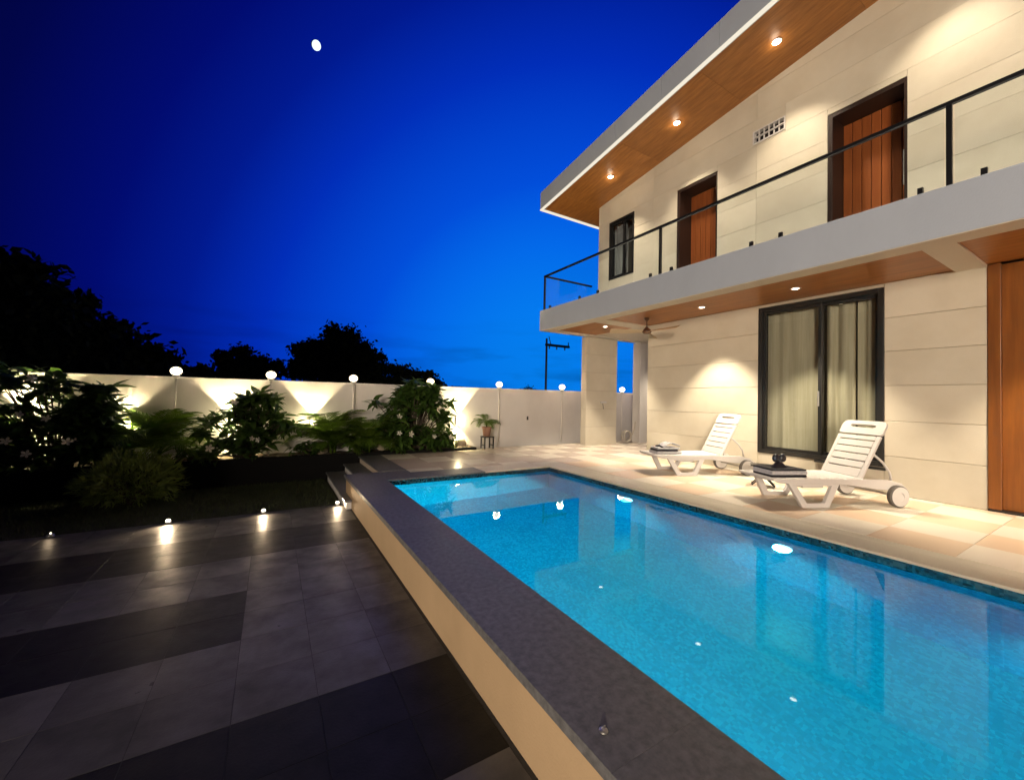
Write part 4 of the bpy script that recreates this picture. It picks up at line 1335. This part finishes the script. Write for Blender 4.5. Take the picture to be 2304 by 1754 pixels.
tree('spreading_tree', 'low wide dark tree just above the wall right of the round tree', (6.0, 21, -.45),
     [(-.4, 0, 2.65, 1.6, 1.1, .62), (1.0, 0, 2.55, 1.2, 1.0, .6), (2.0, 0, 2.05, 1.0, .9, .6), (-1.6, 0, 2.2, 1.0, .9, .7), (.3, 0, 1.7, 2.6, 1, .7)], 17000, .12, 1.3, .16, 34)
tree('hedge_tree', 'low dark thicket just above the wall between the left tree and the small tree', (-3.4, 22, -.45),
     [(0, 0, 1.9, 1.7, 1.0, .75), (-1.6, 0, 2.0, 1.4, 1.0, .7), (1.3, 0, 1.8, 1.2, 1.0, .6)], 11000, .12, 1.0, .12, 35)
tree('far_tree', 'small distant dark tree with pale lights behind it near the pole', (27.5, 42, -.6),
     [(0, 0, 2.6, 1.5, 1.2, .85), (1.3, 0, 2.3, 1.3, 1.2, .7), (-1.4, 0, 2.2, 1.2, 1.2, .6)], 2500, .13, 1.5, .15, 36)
pt = thing('coconut_palm', 'dark drooping palm fronds above the wall behind the big bushy shrub', 'palm', (7.6, 19.5, -.45), 0)
build('trunk', MB().tube([(0, 0, 0), (.1, 0, 1.0), (.12, 0, 1.95)], .12, 10, .08), M_BARK, pt, smooth=True)
DF = [frond_mesh(1.5, 26, .9, .55, M_DARKLEAF, 7), frond_mesh(1.3, 24, 1.1, .5, M_DARKLEAF, 9)]
for k in range(14):
    put('frond', DF[k % 2], pt, (.12, 0, 1.95), (0, -.15 + .25 * (k % 3), k * 2.4))
# a few houses with lights, far off
fh = thing('distant_building', 'distant dark building with tiny pale lit windows beyond the wall', 'building', (30.5, 48, -.6), R(20))
fb_ = build('wall', MB().box(-2.2, 2.2, -1.5, 1.5, 0, 2.9), mat('far_wall', (.16, .16, .18), .9), fh)
build('roof', MB().hexa([(-2.4, -1.7, 2.9), (2.4, -1.7, 2.9), (2.4, 1.7, 2.9), (-2.4, 1.7, 2.9), (-2.0, -1.2, 3.2), (2.0, -1.2, 3.2), (2.0, 1.2, 3.2), (-2.0, 1.2, 3.2)]), M_GREY, fh)
for k, (x, z) in enumerate([(-1.7, 2.4), (-.6, 2.45), (.5, 2.4), (1.6, 2.3)]):
    build('window', MB().box(x - .16, x + .16, -1.53, -1.505, z, z + .28), E_TOWN, fh)

# utility pole with crossarm
up_ = thing('utility_pole', 'dark utility pole with a crossarm beyond the wall left of the column', 'utility pole', (10.14, 14.0, -.45))
build('pole', MB().tube([(0, 0, 0), (0, 0, 4.35)], .055, 10, .045), M_BLACK, up_)
build('crossarm', MB().box(-.05, 1.25, -.05, .05, 4.03, 4.13), M_BLACK, up_, bevel=.005)
ins = MB().lathe([(.02, 0), (.035, -.03), (.02, -.06), (.035, -.09), (.015, -.12)], seg=10).mesh('insulator', M_FRAME, True)
for x in (.15, .55, 1.0):
    put('insulator', ins, up_, (x, 0, 4.03))
build('brace', MB().tube([(.22, 0, 4.12), (.12, 0, 4.45)], .018), M_BLACK, up_)
build('bracket', MB().tube([(1.2, 0, 4.12), (1.2, 0, 4.28)], .022), M_BLACK, up_)

# ------------------------------------------------------------------ moon
def pix_dir(px, py):
    return (F + R2 * ((px - 1152) / 896.4) - U2 * ((py - 877) / 896.4)).normalized()
md = pix_dir(711, 102)
mo = build('moon', MB().sphere((0, 0, 0), 4.7, 40, 24), None or emit('moon_tmp', (1, 1, 1), 1), smooth=True)
mm = bpy.data.materials.new('moon_painted_phase'); mm.use_nodes = True
t_ = mm.node_tree; n_ = t_.nodes; n_.clear()
o_ = n_.new('ShaderNodeOutputMaterial'); e_ = n_.new('ShaderNodeEmission')
ge = n_.new('ShaderNodeNewGeometry'); dp = n_.new('ShaderNodeVectorMath'); dp.operation = 'DOT_PRODUCT'
sun_dir = (-md * .55 + R2 * .55 * .9 - U2 * .30).normalized()  # sunlit phase of the moon is painted into its emission by surface normal
dp.inputs[1].default_value = tuple(sun_dir)
t_.links.new(ge.outputs['Normal'], dp.inputs[0])
mr_ = n_.new('ShaderNodeMapRange'); t_.links.new(dp.outputs['Value'], mr_.inputs[0])
mr_.inputs[1].default_value = .0; mr_.inputs[2].default_value = .30; mr_.inputs[3].default_value = 0.0; mr_.inputs[4].default_value = 1.6
e_.inputs[0].default_value = (.72, .90, 1.0, 1)
t_.links.new(mr_.outputs[0], e_.inputs[1]); t_.links.new(e_.outputs[0], o_.inputs[0])
mo.data.materials[0] = mm
mo.location = Vector((0, 0, 1.27)) + md * 600
mo['label'] = 'small bright gibbous moon high in the blue sky'; mo['category'] = 'moon'
